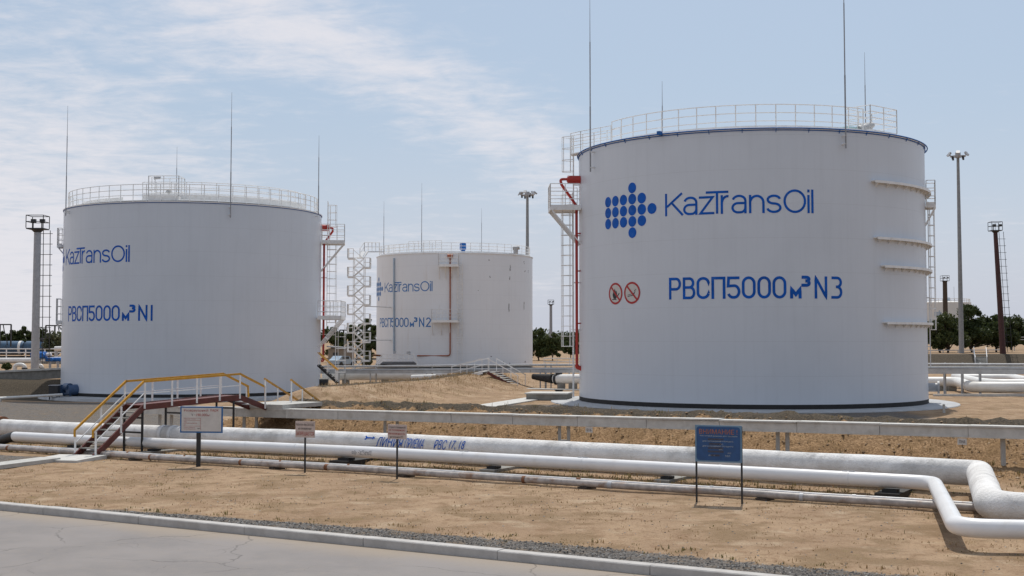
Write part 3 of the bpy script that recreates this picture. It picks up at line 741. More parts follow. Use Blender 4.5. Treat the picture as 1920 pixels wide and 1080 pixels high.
def tank3():
    tk = T3; R, H = tk['R'], tk['H']
    root = tank_shell(tk, 'storage_tank', 'largest and nearest white oil tank, numbered N3, with two red prohibition signs')
    tank_writing(tk, root, NAME_END / R, TYPE_END / R, '3', 'blue_letter')
    # foam sprinkler ring in blue under the roof edge
    mb = MB(); a0, a1 = R_(150), R_(150 + 226)
    mb.tube([pol(R + 0.085 + .17 * S((i - 92) / 22), a0 + (a1 - a0) * i / 120, H + 0.0) for i in range(121)], 0.036, 8)
    o = mb.build('spray_pipe', 'blue_paint', root)
    for i in range(0, 24):
        br = MB(); a = a0 + (a1 - a0) * i / 23; br.bar(pol(R - 0.0, a, H - 0.22), pol(R + 0.10, a, H - 0.03), 0.03, 0.03); br.build('pipe_bracket', 'blue_paint', o)
    br = MB(); th, _ = hit(tk, 1241, 262); c = pol(R + 0.24, th, H + 0.03); br.box(c, (0.3, 0.2, 0.2), th); br.build('pipe_joint', 'blue_paint', o)
    # roof walkway rail
    zr = H + 0.06
    rl = MB(); arc_rail(rl, 9.45, R_(203), R_(302), zr, 1.42, 15, toe=0.26); rl.build('roof_railing', 'steel_white', root)
    wk = MB(); wk.lathe([(8.6, H + 0.09), (9.5, H + 0.09), (9.5, H + 0.14), (8.6, H + 0.14)], 60, smooth=False, a0=R_(170), a1=R_(315)); wk.build('walkway', 'steel_white', root)
    # access landing at the left limb
    A = [pol(9.35, R_(201), zr), pol(10.5, R_(187), zr), pol(11.0, R_(182), zr)]
    B = [pol(8.4, R_(196), zr), pol(9.6, R_(184.5), zr), pol(10.9, R_(178), zr)]
    ac = MB(); line_rail(ac, A, 1.25, step=1.0); line_rail(ac, B, 1.25, step=1.0)
    for i in range(2): ac.add([A[i], A[i + 1], B[i + 1], B[i]] + [q - Vector((0, 0, .06)) for q in (A[i], A[i + 1], B[i + 1], B[i])], [(0, 1, 2, 3), (7, 6, 5, 4), (0, 4, 5, 1), (3, 2, 6, 7)])
    ac.build('access_landing', 'steel_white', root)
    # gauging platform at the right of the roof edge
    gp = MB(); th = R_(-49.5); er = pol(1, th, 0); et = Vector((-er.y, er.x, 0))
    P = lambda a, b, c: er * a + et * b + Vector((0, 0, H + c))
    pts = [P(8.1, -1.3, .32), P(9.75, -1.3, .32), P(9.75, 1.3, .32), P(8.1, 1.3, .32)]
    line_rail(gp, pts + [pts[0]], 1.35, 0.028, (0.26, .5, .75, 1.0), step=1.1)
    gp.add(pts + [q - Vector((0, 0, .26)) for q in pts], [(0, 1, 2, 3), (7, 6, 5, 4)] + [(i, i + 4, (i + 1) % 4 + 4, (i + 1) % 4) for i in range(4)])
    o = gp.build('gauge_platform', 'steel_white', root)
    ht = MB(); c = P(8.9, -0.5, .62); ht.tube([c - et * .7 + Vector((0, 0, -.22)), c + et * 0.35 + Vector((0, 0, 0.06))], [.20, .25], 14); ht.tube([c + et * 0.3 + Vector((0, 0, 0.06)), c + et * 0.65 + Vector((0, 0, 0.18))], .17, 12)
    ht.build('gauge_hatch', 'galv', o)
    vt = MB(); c = pol(8.5, R_(-60), H + 0.05); vt.lathe([(0.0, 0), (.5, 0), (.5, .3), (.62, .34), (.55, .46), (0, .55)], 24, c); vt.build('roof_vent', 'mint', root)
    # left limb: foam landing, ladder, foam pipe and chamber
    th = R_(181.5)
    wall_platform(root, R, th, 11.85, 1.85, 2.2, 1.45, 2.1)
    caged_ladder(root, R, R_(182.5), 0.3, 12.9, 0.42, 3.1, 0.72, 0.62)
    caged_ladder(root, R, R_(180.0), 12.2, H + 1.15, 0.35, 2.0, 0.70, 0.62, hoop_step=0.72)
    fp = MB(); th = R_(184.5); er = pol(1, th, 0); Q = lambda a, z, b=0.0: er * (R + a) + Vector((-er.y, er.x, 0)) * b + Vector((0, 0, z))
    fp.tube(fillet([Q(.24, 2.2), Q(.24, 12.0), Q(1.15, 13.28), Q(1.25, 13.62), Q(.75, 13.64)], 0.3, 5), 0.085, 8)
    o = fp.build('foam_pipe', 'red_paint', root)
    for z in (4.8, 8.0, 10.3): cl = MB(); cl.bar(Q(0, z), Q(.24, z), 0.08, 0.08); cl.build('pipe_clamp', 'red_paint', o)
    cl = MB(); cl.tube([Q(.24, 2.3), Q(.24, 2.15), Q(-.05, 2.05)], [.13, .13, .16], 8); cl.build('pipe_flange', 'red_paint', o)
    fc = MB(); fc.tube([Q(-.1, 13.6), Q(.0, 13.6), Q(.001, 13.6), Q(.78, 13.6), Q(.781, 13.6), Q(.84, 13.6)], [.22, .22, .26, .26, .2, .12], 10); fc.build('foam_chamber', 'red_paint', root)
    # right limb: landing and ladder
    wall_platform(root, R, R_(342.8), 11.75, 0.55, 1.5, 1.45, 1.0)
    caged_ladder(root, R, R_(343.2), 2.2, 12.0, 0.14, 2.2, 0.36, 0.5)
    for px, py in ((1633, 341), (1638, 447), (1651, 500), (1655, 606)):
        a, z = hit(tk, px, py); stiffener(root, R, a, R_(-4), z + 0.08)
    # rods
    for px, py, tip in ((1107, 322, 24.4), (1586, 278, 25.2)):
        a, z = hit(tk, px, py, 0.28); lightning_rod(root, tk, pol(R + 0.28, a, z), pol(R + 0.28, a, tip))
    for px, yt in ((1242, 152), (1623, 98)):
        Y = 87.5; q = at_Y(px, yt, Y); b = at_Y(px, 236, Y)
        l = Vector((b.x - tk['c'][0], b.y - tk['c'][1], H + .1)); lightning_rod(root, tk, l, Vector((l.x, l.y, q.z)), False)
    # prohibition signs
    for px, py, kind in ((1154, 550.5, 0), (1185, 549, 1)):
        a, z = hit(tk, px, py); W = lambda u, v, lay: pol(R + 0.008 + 0.0016 * lay, a + u / R, z + v)
        d = MB(); r = 0.58; ring = [W(r * math.cos(R_(t)), r * math.sin(R_(t)), 0) for t in range(0, 360, 10)]
        d.add(ring + [W(0, 0, 0)], [(k, (k + 1) % 36, 36) for k in range(36)]); o = d.build('prohibition_sign', 'board_white', root)
        s = MB(); ribbon(s, arc(0, 0, .565, .565, 0, 360, 48), 0.115, W, 3); ribbon(s, [(-.40, .40), (.40, -.40)], 0.11, W, 4); s.build('red_ring', 'sign_red', o)
        b = MB()
        if kind == 0:
            fl = [(-.16, -.30), (-.26, -.08), (-.20, .12), (-.13, -.0), (-.06, .30), (.03, .10), (.09, .18), (.16, -.02), (.14, -.18), (.06, -.30)]
            b.add([W(u, v, 2) for u, v in fl] + [W(-.05, -.12, 2)], [(k, (k + 1) % 10, 10) for k in range(10)])
            ribbon(b, [(.12, -.22), (.36, .02)], .06, W, 2); ribbon(b, [(-.30, -.34), (.1, -.34)], .05, W, 1)
            b.build('flame_symbol', 'black_paint', o)
        else:
            ribbon(b, [(-.34, -.20), (.20, -.12)], .045, W, 2); ribbon(b, [(-.34, -.12), (.20, -.04)], .03, W, 1)
            ribbon(b, [(.10, -.05), (.24, .04), (.20, .12), (.32, .20)], .035, W, 2)
            b.build('cigarette_symbol', 'letter_dark', o)
    # nozzle at the foot of the wall, right
    nz = MB(); a = R_(343); nz.tube([pol(R - .1, a, 1.0), pol(R + .55, a, 1.0)], .26, 14); nz.tube([pol(R + .5, a, 1.0), pol(R + .62, a, 1.0)], .38, 14); nz.build('nozzle', 'steel_grey', root)
    return root
tank3()

def tank1():
    tk = T1; R, H = tk['R'], tk['H']
    root = tank_shell(tk, 'storage_tank', 'white oil tank numbered N1 behind the yellow-railed stair, blue lettering at its left edge')
    a1, zz = hit(tk, 243.5, 475); a2, z2 = hit(tk, 285, 585)
    zb = hit(tk, 243, 491)[1]; zb2 = hit(tk, 280, 601.5)[1]
    tank_writing(tk, root, a1, a2 + 0.55 / R, '1', 'blue_letter', zb - ZB, zb2 - ZR)
    zr = H + 0.05
    rl = MB(); arc_rail(rl, 10.12, R_(170), R_(380), zr, 1.30, 34, toe=0.0); rl.build('roof_railing', 'steel_white', root)
    r2 = MB(); arc_rail(r2, 9.15, R_(258), R_(372), zr + .22, 1.35, 16, toe=0.42); arc_rail(r2, 9.15, R_(192), R_(247), zr + .12, .3, 7, toe=0.35, rails=(1.0,)); r2.build('roof_railing', 'steel_white', root)
    wk = MB(); wk.lathe([(9.15, H + 0.10), (10.1, H + 0.10), (10.1, H + 0.15), (9.15, H + 0.15)], 80, smooth=False, a0=R_(172), a1=R_(378)); wk.build('walkway', 'steel_white', root)
    gp = MB(); th = hit(tk, 303, 378)[0]; er = pol(1, th, 0); et = Vector((-er.y, er.x, 0)); P = lambda a, b, c: er * a + et * b + Vector((0, 0, H + c))
    pts = [P(9.95, -1.15, .45), P(8.2, -1.15, .45), P(8.2, 1.15, .45), P(9.95, 1.15, .45)]
    line_rail(gp, pts + [pts[0]], 1.55, 0.028, (0.3, .62, 1.0), step=1.15)
    gp.add(pts + [q - Vector((0, 0, .42)) for q in pts], [(0, 1, 2, 3), (7, 6, 5, 4)] + [(i, i + 4, (i + 1) % 4 + 4, (i + 1) % 4) for i in range(4)])
    o = gp.build('gauge_platform', 'steel_white', root)
    ht = MB(); ht.tube([P(8.8, .1, .4), P(8.8, .1, .85)], .1, 8); ht.tube([P(8.8, .1, .85), P(8.8, .1, 1.0)], [.28, .2], 12); ht.tube([P(8.8, -1.05, 1.98), P(8.8, -.55, 2.0)], [.14, .10], 10); ht.build('gauge_hatch', 'galv', o)
    th = R_(4)
    wall_platform(root, R, R_(7), hit(tk, 600, 455)[1] + .1, 1.95, 2.0, 1.5, 2.3)
    wall_platform(root, R, R_(1), hit(tk, 595, 598)[1] + .1, 1.95, 3.2, 1.4, 2.3)
    wall_platform(root, R, R_(195), hit(tk, 119, 459)[1], 0.42, 1.6, 1.4, .5)
    wall_platform(root, R, R_(196), hit(tk, 117, 604)[1], 0.40, 1.6, 1.9, .5)
    caged_ladder(root, R, R_(8.5), 5.6, H - 2.2, 0.5, .3, 0.8, 0.65)
    caged_ladder(root, R, R_(7), 0.8, 6.6, 1.25, .9, 0.85, 0.65, hoop_step=1.0)
    caged_ladder(root, R, R_(5.0), H - 2.9, H + 1.2, 0.55, 1.9, 0.75, 0.65)
    fp = MB(); th = R_(5.5); er = pol(1, th, 0); Q = lambda a, z: er * (R + a) + Vector((0, 0, z))
    zt = hit(tk, 600, 425)[1]; zl = hit(tk, 600, 677)[1]
    fp.tube(fillet([Q(.05, zl), Q(.24, zl), Q(.24, zt - 1.3), Q(.95, zt - .3), Q(.95, zt), Q(.6, zt)], .3, 5), .09, 8); o = fp.build('foam_pipe', 'red_paint', root)
    fc = MB(); fc.tube([Q(.0, zt), Q(.62, zt), Q(.621, zt), Q(.7, zt)], [.27, .27, .2, .12], 10); fc.build('foam_chamber', 'red_paint', root)
    for px, py in ((432, 408), (597, 402), (123.3, 405)):
        tipy = {432: 173, 597: 254, 123.3: 198}[px]
        a, z = hit(tk, px, py, .28); b = pol(R + .28, a, z); lightning_rod(root, tk, b, Vector((b.x, b.y, at_Y(px, tipy, b.y + tk['c'][1]).z - tk['z0'])))
    q = at_Y(332, 275, 117.5); l = Vector((q.x - tk['c'][0], q.y - tk['c'][1], H + .1)); lightning_rod(root, tk, l, Vector((l.x, l.y, q.z - tk['z0'])), False)
    # side-entry mixer low on the wall
    a, z = hit(tk, 137, 730); er = pol(1, a, 0); et = Vector((-er.y, er.x, 0)); M = Matrix((er, et, (0, 0, 1))).transposed()
    mx = MB(); P2 = lambda r, t, zz: er * (R + r) + et * t + Vector((0, 0, zz))
    mx.box(P2(.55, -.42, z - .05), (.75, .32, .85), M=M); mx.tube([P2(.5, -.3, z + .2), P2(.5, .55, z + .2)], .30, 14); mx.tube([P2(.5, .55, z + .2), P2(.5, .72, z + .2)], .2, 12); mx.tube([P2(-.05, .55, z), P2(.7, .55, z)], [.42, .36], 14)
    mx.bar(P2(.45, -.3, z - .3), P2(.45, .6, z - .3), .5, .12); mx.bar(P2(.5, .62, z - .3), P2(.5, .62, .1), .12, .12); mx.bar(P2(.5, -.42, z - .4), P2(.5, -.42, .1), .12, .12)
    mx.build('mixer', 'mixer_blue', root)
    # outlet nozzle and escape stair foot at right
    nz = MB(); a = R_(3); nz.tube([pol(R - .1, a, .9), pol(R + .7, a, .9)], .36, 14); nz.build('nozzle', 'black_paint', root)
    return root
tank1()

def tank2():
    tk = T2; R, H = tk['R'], tk['H']
    root = tank_shell(tk, 'storage_tank', 'farther weathered white oil tank numbered N2 with peeling marks and a grey downpipe', 'tank_old_white', 'steel_white', apron=False)
    a1, _ = hit(tk, 811, 535); a2, _ = hit(tk, 808, 603)
    tank_writing(tk, root, a1, a2, '2', 'blue_letter_faded', hit(tk, 800, 546)[1] - ZB, hit(tk, 800, 613)[1] - ZR)
    zr = H + 0.05
    rl = MB(); arc_rail(rl, 10.1, R_(165), R_(375), zr, 1.25, 30, toe=.18, tr=.030); rl.build('roof_railing', 'steel_white', root)
    r2 = MB(); arc_rail(r2, 9.2, R_(232), R_(262), zr, 1.6, 6, tr=.030); arc_rail(r2, 9.1, R_(170), R_(232), zr + .1, 1.2, 10, tr=.030); r2.build('roof_railing', 'steel_white', root)
    bx = MB(); q = at_Y(868, 470, 166.0); l = Vector((q.x - tk['c'][0], q.y - tk['c'][1], H + .1))
    bx.lathe([(0, 0), (.30, 0), (.30, .45), (.42, .5), (.42, 1.25), (.36, 1.35), (0, 1.45)], 20, l); bx.build('roof_vent', 'blue_paint', root)
    ht = MB(); q = at_Y(967, 466, 166.5); l2 = Vector((q.x - tk['c'][0], q.y - tk['c'][1], H + .1)); ht.tube([l2, l2 + Vector((0, 0, .7))], .3, 10); ht.tube([l2 + Vector((-.4, 0, .75)), l2 + Vector((.5, 0, .8))], .25, 10); ht.build('gauge_hatch', 'galv', root)
    th, z = hit(tk, 842, 500); wall_platform(root, R, th, z + .1, 1.1, 2.5, 1.5, 1.5, tr=.03)
    th, z = hit(tk, 836, 604); wall_platform(root, R, th, z + .1, 1.1, 3.4, 1.5, 1.6, tr=.03)
    th, _ = hit(tk, 862, 560); caged_ladder(root, R, th, 1.0, H - 1, .3, 2.2, .6, .6)
    # foam pipe on the wall
    fp = MB(); Q = lambda px, py, o=.16: (lambda h: pol(R + o, h[0], h[1]))(hit(tk, px, py, o))
    fp.tube(fillet(densify([Q(844, 478), Q(844, 667), Q(782, 667)], .8), .4, 4), .085, 8); fp.build('foam_pipe', 'red_pipe_old', root)
    ch = MB(); q = Q(844, 480, .1); ch.tube([q + Vector((-.35, -.1, 0)), q + Vector((.35, -.1, 0))], .25, 10); ch.build('foam_chamber', 'red_pipe_old', root)
    dp = MB(); dp.tube([Q(738.5, 484, .14), Q(738.5, 664, .14)], .10, 8); dp.build('drain_pipe', 'pale_blue', root)
    # chipped coating down the right side
    pl = MB(); rr = random.Random(5)
    marks = [(956, 503, 10), (955, 520, 9), (955, 577, 14), (983, 570, 17), (982, 492, 5), (984, 507, 7), (990, 509, 4), (917, 488, 3), (919, 518, 4), (897, 545, 2), (944, 680, 3), (955, 680, 3), (985, 679, 4), (921, 668, 2)]
    for px, py, ln in marks:
        for k in range(3):
            a, z = hit(tk, px + rr.uniform(-1, 1), py + rr.uniform(-ln, ln) * .5); zz = ln * .036 * rr.uniform(.4, 1); w = rr.uniform(.04, .09)
            P = [(w * rr.uniform(.5, 1) * math.cos(t), zz * rr.uniform(.5, 1) * math.sin(t)) for t in np.linspace(0, 2 * math.pi, 9)[:-1]]
            pl.add([pol(R + .012, a + u / R, z + v) for u, v in P] + [pol(R + .012, a, z)], [(i, (i + 1) % 8, 8) for i in range(8)])
    pl.build('paint_chips', 'paint_loss', root)
    for px, yt, Y in ((720, 377, 171), (791, 343, 164), (903, 390, 182)):
        q = at_Y(px, yt, Y); l = Vector((q.x - tk['c'][0], q.y - tk['c'][1], H - (1.0 if Y < 165 else -.1)))
        lightning_rod(root, tk, l, Vector((l.x, l.y, q.z - tk['z0'])), False)
    # low manifold platform with railing over a dark pit at the foot of the wall
    mp = MB(); A = at_z(700, 682, 1.2); 
    cx, cy = tk['c']; L = lambda px, py, Y: (lambda q: Vector((q.x - cx, q.y - cy, q.z - tk['z0'])))(at_Y(px, py, Y))
    Y = 158.5
    mp.add([L(713, 682, Y), L(782, 682, Y), L(776, 678, Y + 3), L(718, 678, Y + 3)] + [L(713, 684, Y), L(782, 684, Y), L(776, 681, Y + 3), L(718, 681, Y + 3)], [(0, 1, 2, 3), (7, 6, 5, 4), (0, 4, 5, 1), (1, 5, 6, 2), (2, 6, 7, 3), (3, 7, 4, 0)])
    o = mp.build('manifold_deck', 'black_paint', root)
    g = MB(); pts = [L(716, 677, Y), L(776, 677, Y)]; line_rail(g, pts, .85, .035, (.4, 1.0), step=.7)
    for a, b in (((716, 665), (703, 685)), ((776, 665), (783, 684))): g.tube([L(*a, Y), L(*b, Y)], .05, 5); g.tube([L(a[0] + 1, a[1] + 6, Y), L(b[0] + 1, b[1] + 5, Y)], .05, 5)
    g.build('guard_rail', 'steel_white', o)
    op = MB(); op.tube([L(700, 666, Y + 2), L(716, 667, Y + 2)], .12, 8); op.build('foam_pipe', 'rust', root)
    vv = MB(); vv.tube([L(766, 664, Y + 1), L(766, 659, Y + 1)], .25, 8); vv.tube([L(763, 662, Y + 1), L(770, 663, Y + 1)], .16, 8); vv.tube([L(740, 663, Y + 1), L(740, 658, Y + 1)], .14, 8); vv.build('valve', 'galv', o)
    return root
tank2()

# ------------------------------------------------------------------ foreground pipes
def at_n(px, py, n):
    r = ray(px, py); k = n / (TN[0] * r.x + TN[1] * r.y); return Vector((r.x * k, r.y * k, CAMZ + r.z * k))
def gz(v): return ground(v.x, v.y)
def V(x, y, z): return Vector((x, y, z))
def drop(n, t, z): q = XY(n, t); q.z = z - 0.13 * S((-q.x - 4) / 14); return q

def smooth_pipe():
    root = thing('pipeline', 'smooth glossy white pipe running in front of the rough fat pipe', 'pipe', (0, 0, 0))
    r = 0.178; zc = 0.355
    c1, c2 = V(10.35, 31.8, zc), V(8.16, 23.85, 0.42)
    pts = [drop(32.7, -40.4, zc)] + [drop(32.7, t, zc) for t in (-36, -32, -28, -24, -20, -16, -12)] + [c1, c2, V(17.5, 22.5, 0.42), V(30, 20.8, .42)]
    pts = fillet(densify(pts[:9], 3) + pts[9:], 0.62, 10)
    mb = MB(); mb.tube(pts, r, 28); mb.build('pipe', 'pipe_white', root)
    e = MB(); a = drop(32.7, -40.4, zc); b = drop(32.72, -41.1, zc - .16); e.tube([a + (a - b).normalized() * .02, a, b, drop(32.75, -41.9, -.5)], [r + .012, r + .012, r + .01, r], 20); e.build('end_sleeve', 'black_paint', root)
    for px, py in ((869, 850), (1092, 863), (1590, 883), (555, 831.5), (462, 826), (1350, 869)):
        q = at_n(px, py, 32.66); t = NTc(q.x, q.y)[1]; c = drop(32.7, t, zc)
        l = MB(); l.tube([c + V(TT[0], TT[1], 0) * -.025, c + V(TT[0], TT[1], 0) * .025], r + .006, 28, smooth=False); l.build('weld_seam', 'pipe_white', root)
        if px in (869, 1092, 1590):
            g = MB(); g.bar(c + V(TT[0], TT[1], 0) * -.16 + V(0, 0, r + .004), c + V(TT[0], TT[1], 0) * .16 + V(0, 0, r + .004), .05, .03); g.build('lug', 'steel_grey', root)
    # small grey company mark on the side of the pipe
    t0 = NTc(*at_n(660, 848, 32.52)[:2])[1]; t1 = NTc(*at_n(697, 848, 32.52)[:2])[1]
    def W(u, v, lay):
        ang = R_(193 - 14) - v / (r + .004); c = drop(32.7, u, zc); rr = r + .003 + .0004 * lay
        return c + V(TN[0], TN[1], 0) * math.cos(ang) * rr + V(0, 0, 1) * math.sin(ang) * rr
    m = MB(); L = t1 - t0; u0 = t0 + L * .30; k = (t1 - u0) / (NAME_END - NAME_0)
    letters(m, [(g, u0 + (a - NAME_0) * k, u0 + (b - NAME_0) * k, -.08 + (c - ZB) * .115, -.08 + (d - ZB) * .115) for g, a, b, c, d in NAME], .016, W)
    m.build('lettering', 'letter_grey', root)
    lg = MB()
    for c, v in DOTS:
        u = t0 + .035 * c; z = -.02 - v * .036; lg.add([W(u + .015 * math.cos(R_(a)), z + .015 * math.sin(R_(a)), 0) for a in range(0, 360, 45)], [tuple(range(8))])
    lg.build('logo', 'letter_grey', root)
smooth_pipe()

def fat_pipe():
    root = thing('pipeline', 'thick rough lagged pipe stained grey with blue writing, nearer the bank', 'pipe', (0, 0, 0))
    r = 0.325; zc = 0.51
    c1, c2 = V(11.75, 32.6, zc), V(9.75, 26.4, 0.44)
    pts = [drop(34.25, t, zc) for t in (-43.2, -40, -36, -32, -28, -24, -20, -16, -12, -9)] + [c1, c2, V(17, 25.2, .44), V(34, 22.8, .44)]
    pts = densify(fillet(densify(pts[:11], .5) + pts[11:], 0.95, 12), .35)
    calm = lambda p: 0.15 if -27.5 < NTc(p.x, p.y)[1] < -17.5 else 1.0
    rs = [r * (1 + calm(p) * 0.022 * noise.noise(p * 0.9) + calm(p) * 0.016 * noise.noise(p * 2.3)) for p in pts]
    pts = [p + V(0, 0, .006 * noise.noise(p * .5)) for p in pts]
    mb = MB(); mb.tube(pts, rs, 32); mb.build('pipe', 'lagging', root)
    e = MB(); e.tube([drop(34.25, t, zc + .03) for t in (-43.1, -46, -50, -55)], r + .07, 28); e.build('end_sleeve', 'steel_grey', root)
    e = MB(); e.tube([drop(34.25, t, zc + .03) for t in (-43.2, -43.0)], r + .078, 28, smooth=False); e.build('end_ring', 'rust', root)
    for px in (300, 318):
        t = NTc(*at_n(px, 812, 34.0)[:2])[1]; b = MB(); b.tube([drop(34.25, t - .06, zc), drop(34.25, t + .06, zc)], r + .022, 28, smooth=False); b.build('band', 'pipe_white', root)
    def W(u, v, lay=0):
        ang = math.pi - .23 - v / r; c = drop(34.25, u, zc); rr = r * 1.045 + .004
        return c + V(TN[0], TN[1], 0) * math.cos(ang) * rr + V(0, 0, 1) * math.sin(ang) * rr
    T_ = lambda px, py: NTc(*at_n(px, py, 33.95)[:2])[1]
    m = MB()
    for s, a, b in (('ЛИНИЯ', 706, 757), ('ПРИЕМА', 759, 797), ('РВС', 814, 839), ('17, 18', 842, 873)):
        text_fit(m, s, T_(a, 829), T_(b, 829) - .06, -.155, .145, W, .22, 12)
    m.build('lettering', 'blue_letter', root)
    ar = MB(); a, b = T_(683, 824), T_(703, 824); h = (a + b) / 2
    for s in (1, -1): ar.add([W(a, .10 + .045 * s), W(a + .14, .10), W(a + .06, .10 + .07 * s)], [(0, 1, 2)])
    ar.add([W(a + .05, .075), W(b - .1, .085), W(b - .1, .05), W(b, .105), W(b - .1, .16), W(b - .1, .12), W(a + .05, .125)], [(0, 1, 5, 6), (2, 3, 4)])
    ar.build('arrow', 'blue_letter', root)
fat_pipe()

def thin_pipes():
    for (n, z, r, t0, t1, mt, lab, seed) in ((30.93, 0.135, 0.088, -50, -5.0, 'thin_pipe', 'thicker rust-spotted grey pipe low on the sand, nearest the road', 1),
                                       (31.17, 0.185, 0.048, -50, -5.2, 'thin_pipe_pale', 'thinnest pale pipe lying just behind the rust-spotted grey pipe', 2)):
        rr = random.Random(seed); root = thing('thin_pipeline', lab, 'pipe', (0, 0, 0))
        pts = []; t = t0
        nn = lambda t: n - .78 * S((t + 38.5) / 13)
        while t < t1: q = drop(nn(t), t, z); q += V(0, 0, .012 * noise.noise(V(t * .5, n, 0))) + V(TN[0], TN[1], 0) * .03 * noise.noise(V(t * .3, n, 5)); pts.append(q); t += 1.1
        pts.append(drop(nn(t1), t1, z)); mb = MB(); mb.tube(pts, r, 14); mb.build('pipe', mt, root)
        i = 2
        while i < len(pts) - 1:
            b = MB(); d = (pts[i + 1] - pts[i]).normalized(); c = pts[i].lerp(pts[i + 1], rr.random()); w = rr.uniform(.03, .06)
            b.tube([c - d * w, c + d * w], r + rr.uniform(.004, .012), 14, smooth=False); b.build('joint_band', rr.choice(['rust', 'rust', mt, 'steel_grey']), root); i += rr.choice([2, 3, 4])
thin_pipes()

SUP = []
for t, w in ((-37.2, .55), (-33.2, .5), (-24.9, .7), (-19.5, .5), (-14.0, .45), (-8.0, .6)):
    q = drop(33.45, t, 0); g = ground(q.x, q.y, False)
    o = thing('pipe_support', 'dark concrete saddle block between sand and the two white pipes', 'support', (q.x, q.y, g), 'saddle blocks under the white pipes', rz=R_(-30))
    a = MB(); a.box((0, 0, -.12), (w, 2.3, .40)); a.build('block', 'concrete_dark' if t not in (-24.9, -8.0) else 'bitumen', o)
    for yy, ww in ((-.74, .34), (.74, .5)): s = MB(); s.box((0, yy, .10), (w * .6, ww, .10)); s.build('saddle', 'bitumen', o)
for t in (-39.5, -31.9, -25.6, -20.9, -15.2, -10.4):
    q = drop(31.0 - .78 * S((t + 38.5) / 13), t, 0); o = thing('pipe_block', 'small dark timber block under the low grey pipes', 'block', (q.x, q.y, ground(q.x, q.y)), 'timber blocks under the thin pipes', rz=R_(-30 + t))
    a = MB(); a.box((0, 0, .0), (.30, .40, .10)); a.box((.03, -.02, -.06), (.4, .3, .10)); a.build('timber', 'bark', o)

# ------------------------------------------------------------------ concrete cable trough on posts
def trough():
    n = 39.5
    C = lambda px: at_n(px, 770.5 + (px - 420) * 0.0260, n)
    root = thing('cable_trough', 'long pale concrete cable trough on short posts along the bank', 'cable trough', (0, 0, 0))
    e = V(TN[0], TN[1], 0); u = V(0, 0, 1)
    t0, t1 = -40.5, 16.0; L = 2.55; t = t0; rr = random.Random(3)
    a_, b_ = C(420), C(1900); ta, tb = NTc(a_.x, a_.y)[1], NTc(b_.x, b_.y)[1]
    zf = lambda t: a_.z + (b_.z - a_.z) * (t - ta) / (tb - ta)
    P = lambda t, dn, dz: XY(n + dn, t) + V(0, 0, zf(t) + dz)
    i = 0
    while t < t1:
        j = MB(); dz = rr.uniform(-.008, .008); dn = rr.uniform(-.008, .008)
        A, B = t + .008, t + L - .008
        j.add([P(A, -.24 + dn, -.16 + dz), P(A, .24 + dn, -.16 + dz), P(A, .24 + dn, .10 + dz), P(A, -.24 + dn, .10 + dz), P(B, -.24 + dn, -.16 + dz), P(B, .24 + dn, -.16 + dz), P(B, .24 + dn, .10 + dz), P(B, -.24 + dn, .10 + dz)],
              [(0, 1, 2, 3), (7, 6, 5, 4), (0, 4, 5, 1), (1, 5, 6, 2), (2, 6, 7, 3), (3, 7, 4, 0)])
        j.bar(P(A, -.22, -.172), P(B, -.22, -.172), .07, .05); 
        j.build('channel', rr.choice(['concrete', 'concrete_pale', 'concrete_pale']), root)
        if rr.random() < .93:
            k = MB(); d2 = rr.uniform(-.02, .03); ang = rr.uniform(-.004, .022) * rr.choice([0, 0, 0, 1])
            lo, hi = .104 + dz, .104 + dz
            vs = [P(A, -.27 + d2, lo), P(B, -.27 + d2, lo + ang), P(B, .27 + d2, lo + ang), P(A, .27 + d2, lo)]
            k.add(vs + [q + V(0, 0, .048) for q in vs], [(3, 2, 1, 0), (4, 5, 6, 7), (0, 1, 5, 4), (1, 2, 6, 5), (2, 3, 7, 6), (3, 0, 4, 7)]); k.build('lid', 'concrete_pale', root)
        t += L; i += 1
    for px in (300, 322, 458, 481, 722, 745, 1049, 1066, 1458, 1476, 1880):
        q = C(px); t = NTc(q.x, q.y)[1]; b = XY(n, t); g = ground(b.x, b.y) - .25
        p = MB(); p.bar(b + V(0, 0, g), b + V(0, 0, zf(t) - .19), .11, .11, (1, 0, 0)); p.build('post', 'concrete', root)
    for pa, pb in ((722, 745), (1049, 1066), (458, 481)):
        a, b = C(pa), C(pb); c = MB(); z = zf(NTc(a.x, a.y)[1]) - .72; c.bar(V(a.x, a.y, z), V(b.x, b.y, z), .08, .08); c.build('crossbar', 'concrete', root)
    for px, py, s in ((1104.5, 806, '016'), (1804, 828, 'ЛНА')):
        q = at_n(px, py, n - .32); w = .26; d = V(TT[0], TT[1], 0); pl = MB(); pl.bar(q - d * w * .5, q + d * w * .5, .015, .18)
        o = pl.build('tag_plate', 'board_white', root); tx = MB()
        text_fit(tx, s, -.09, .09, -.045, .045, lambda u_, v_: q + d * u_ + V(0, 0, v_) - e * .012); tx.build('lettering', 'letter_dark', o)
trough()

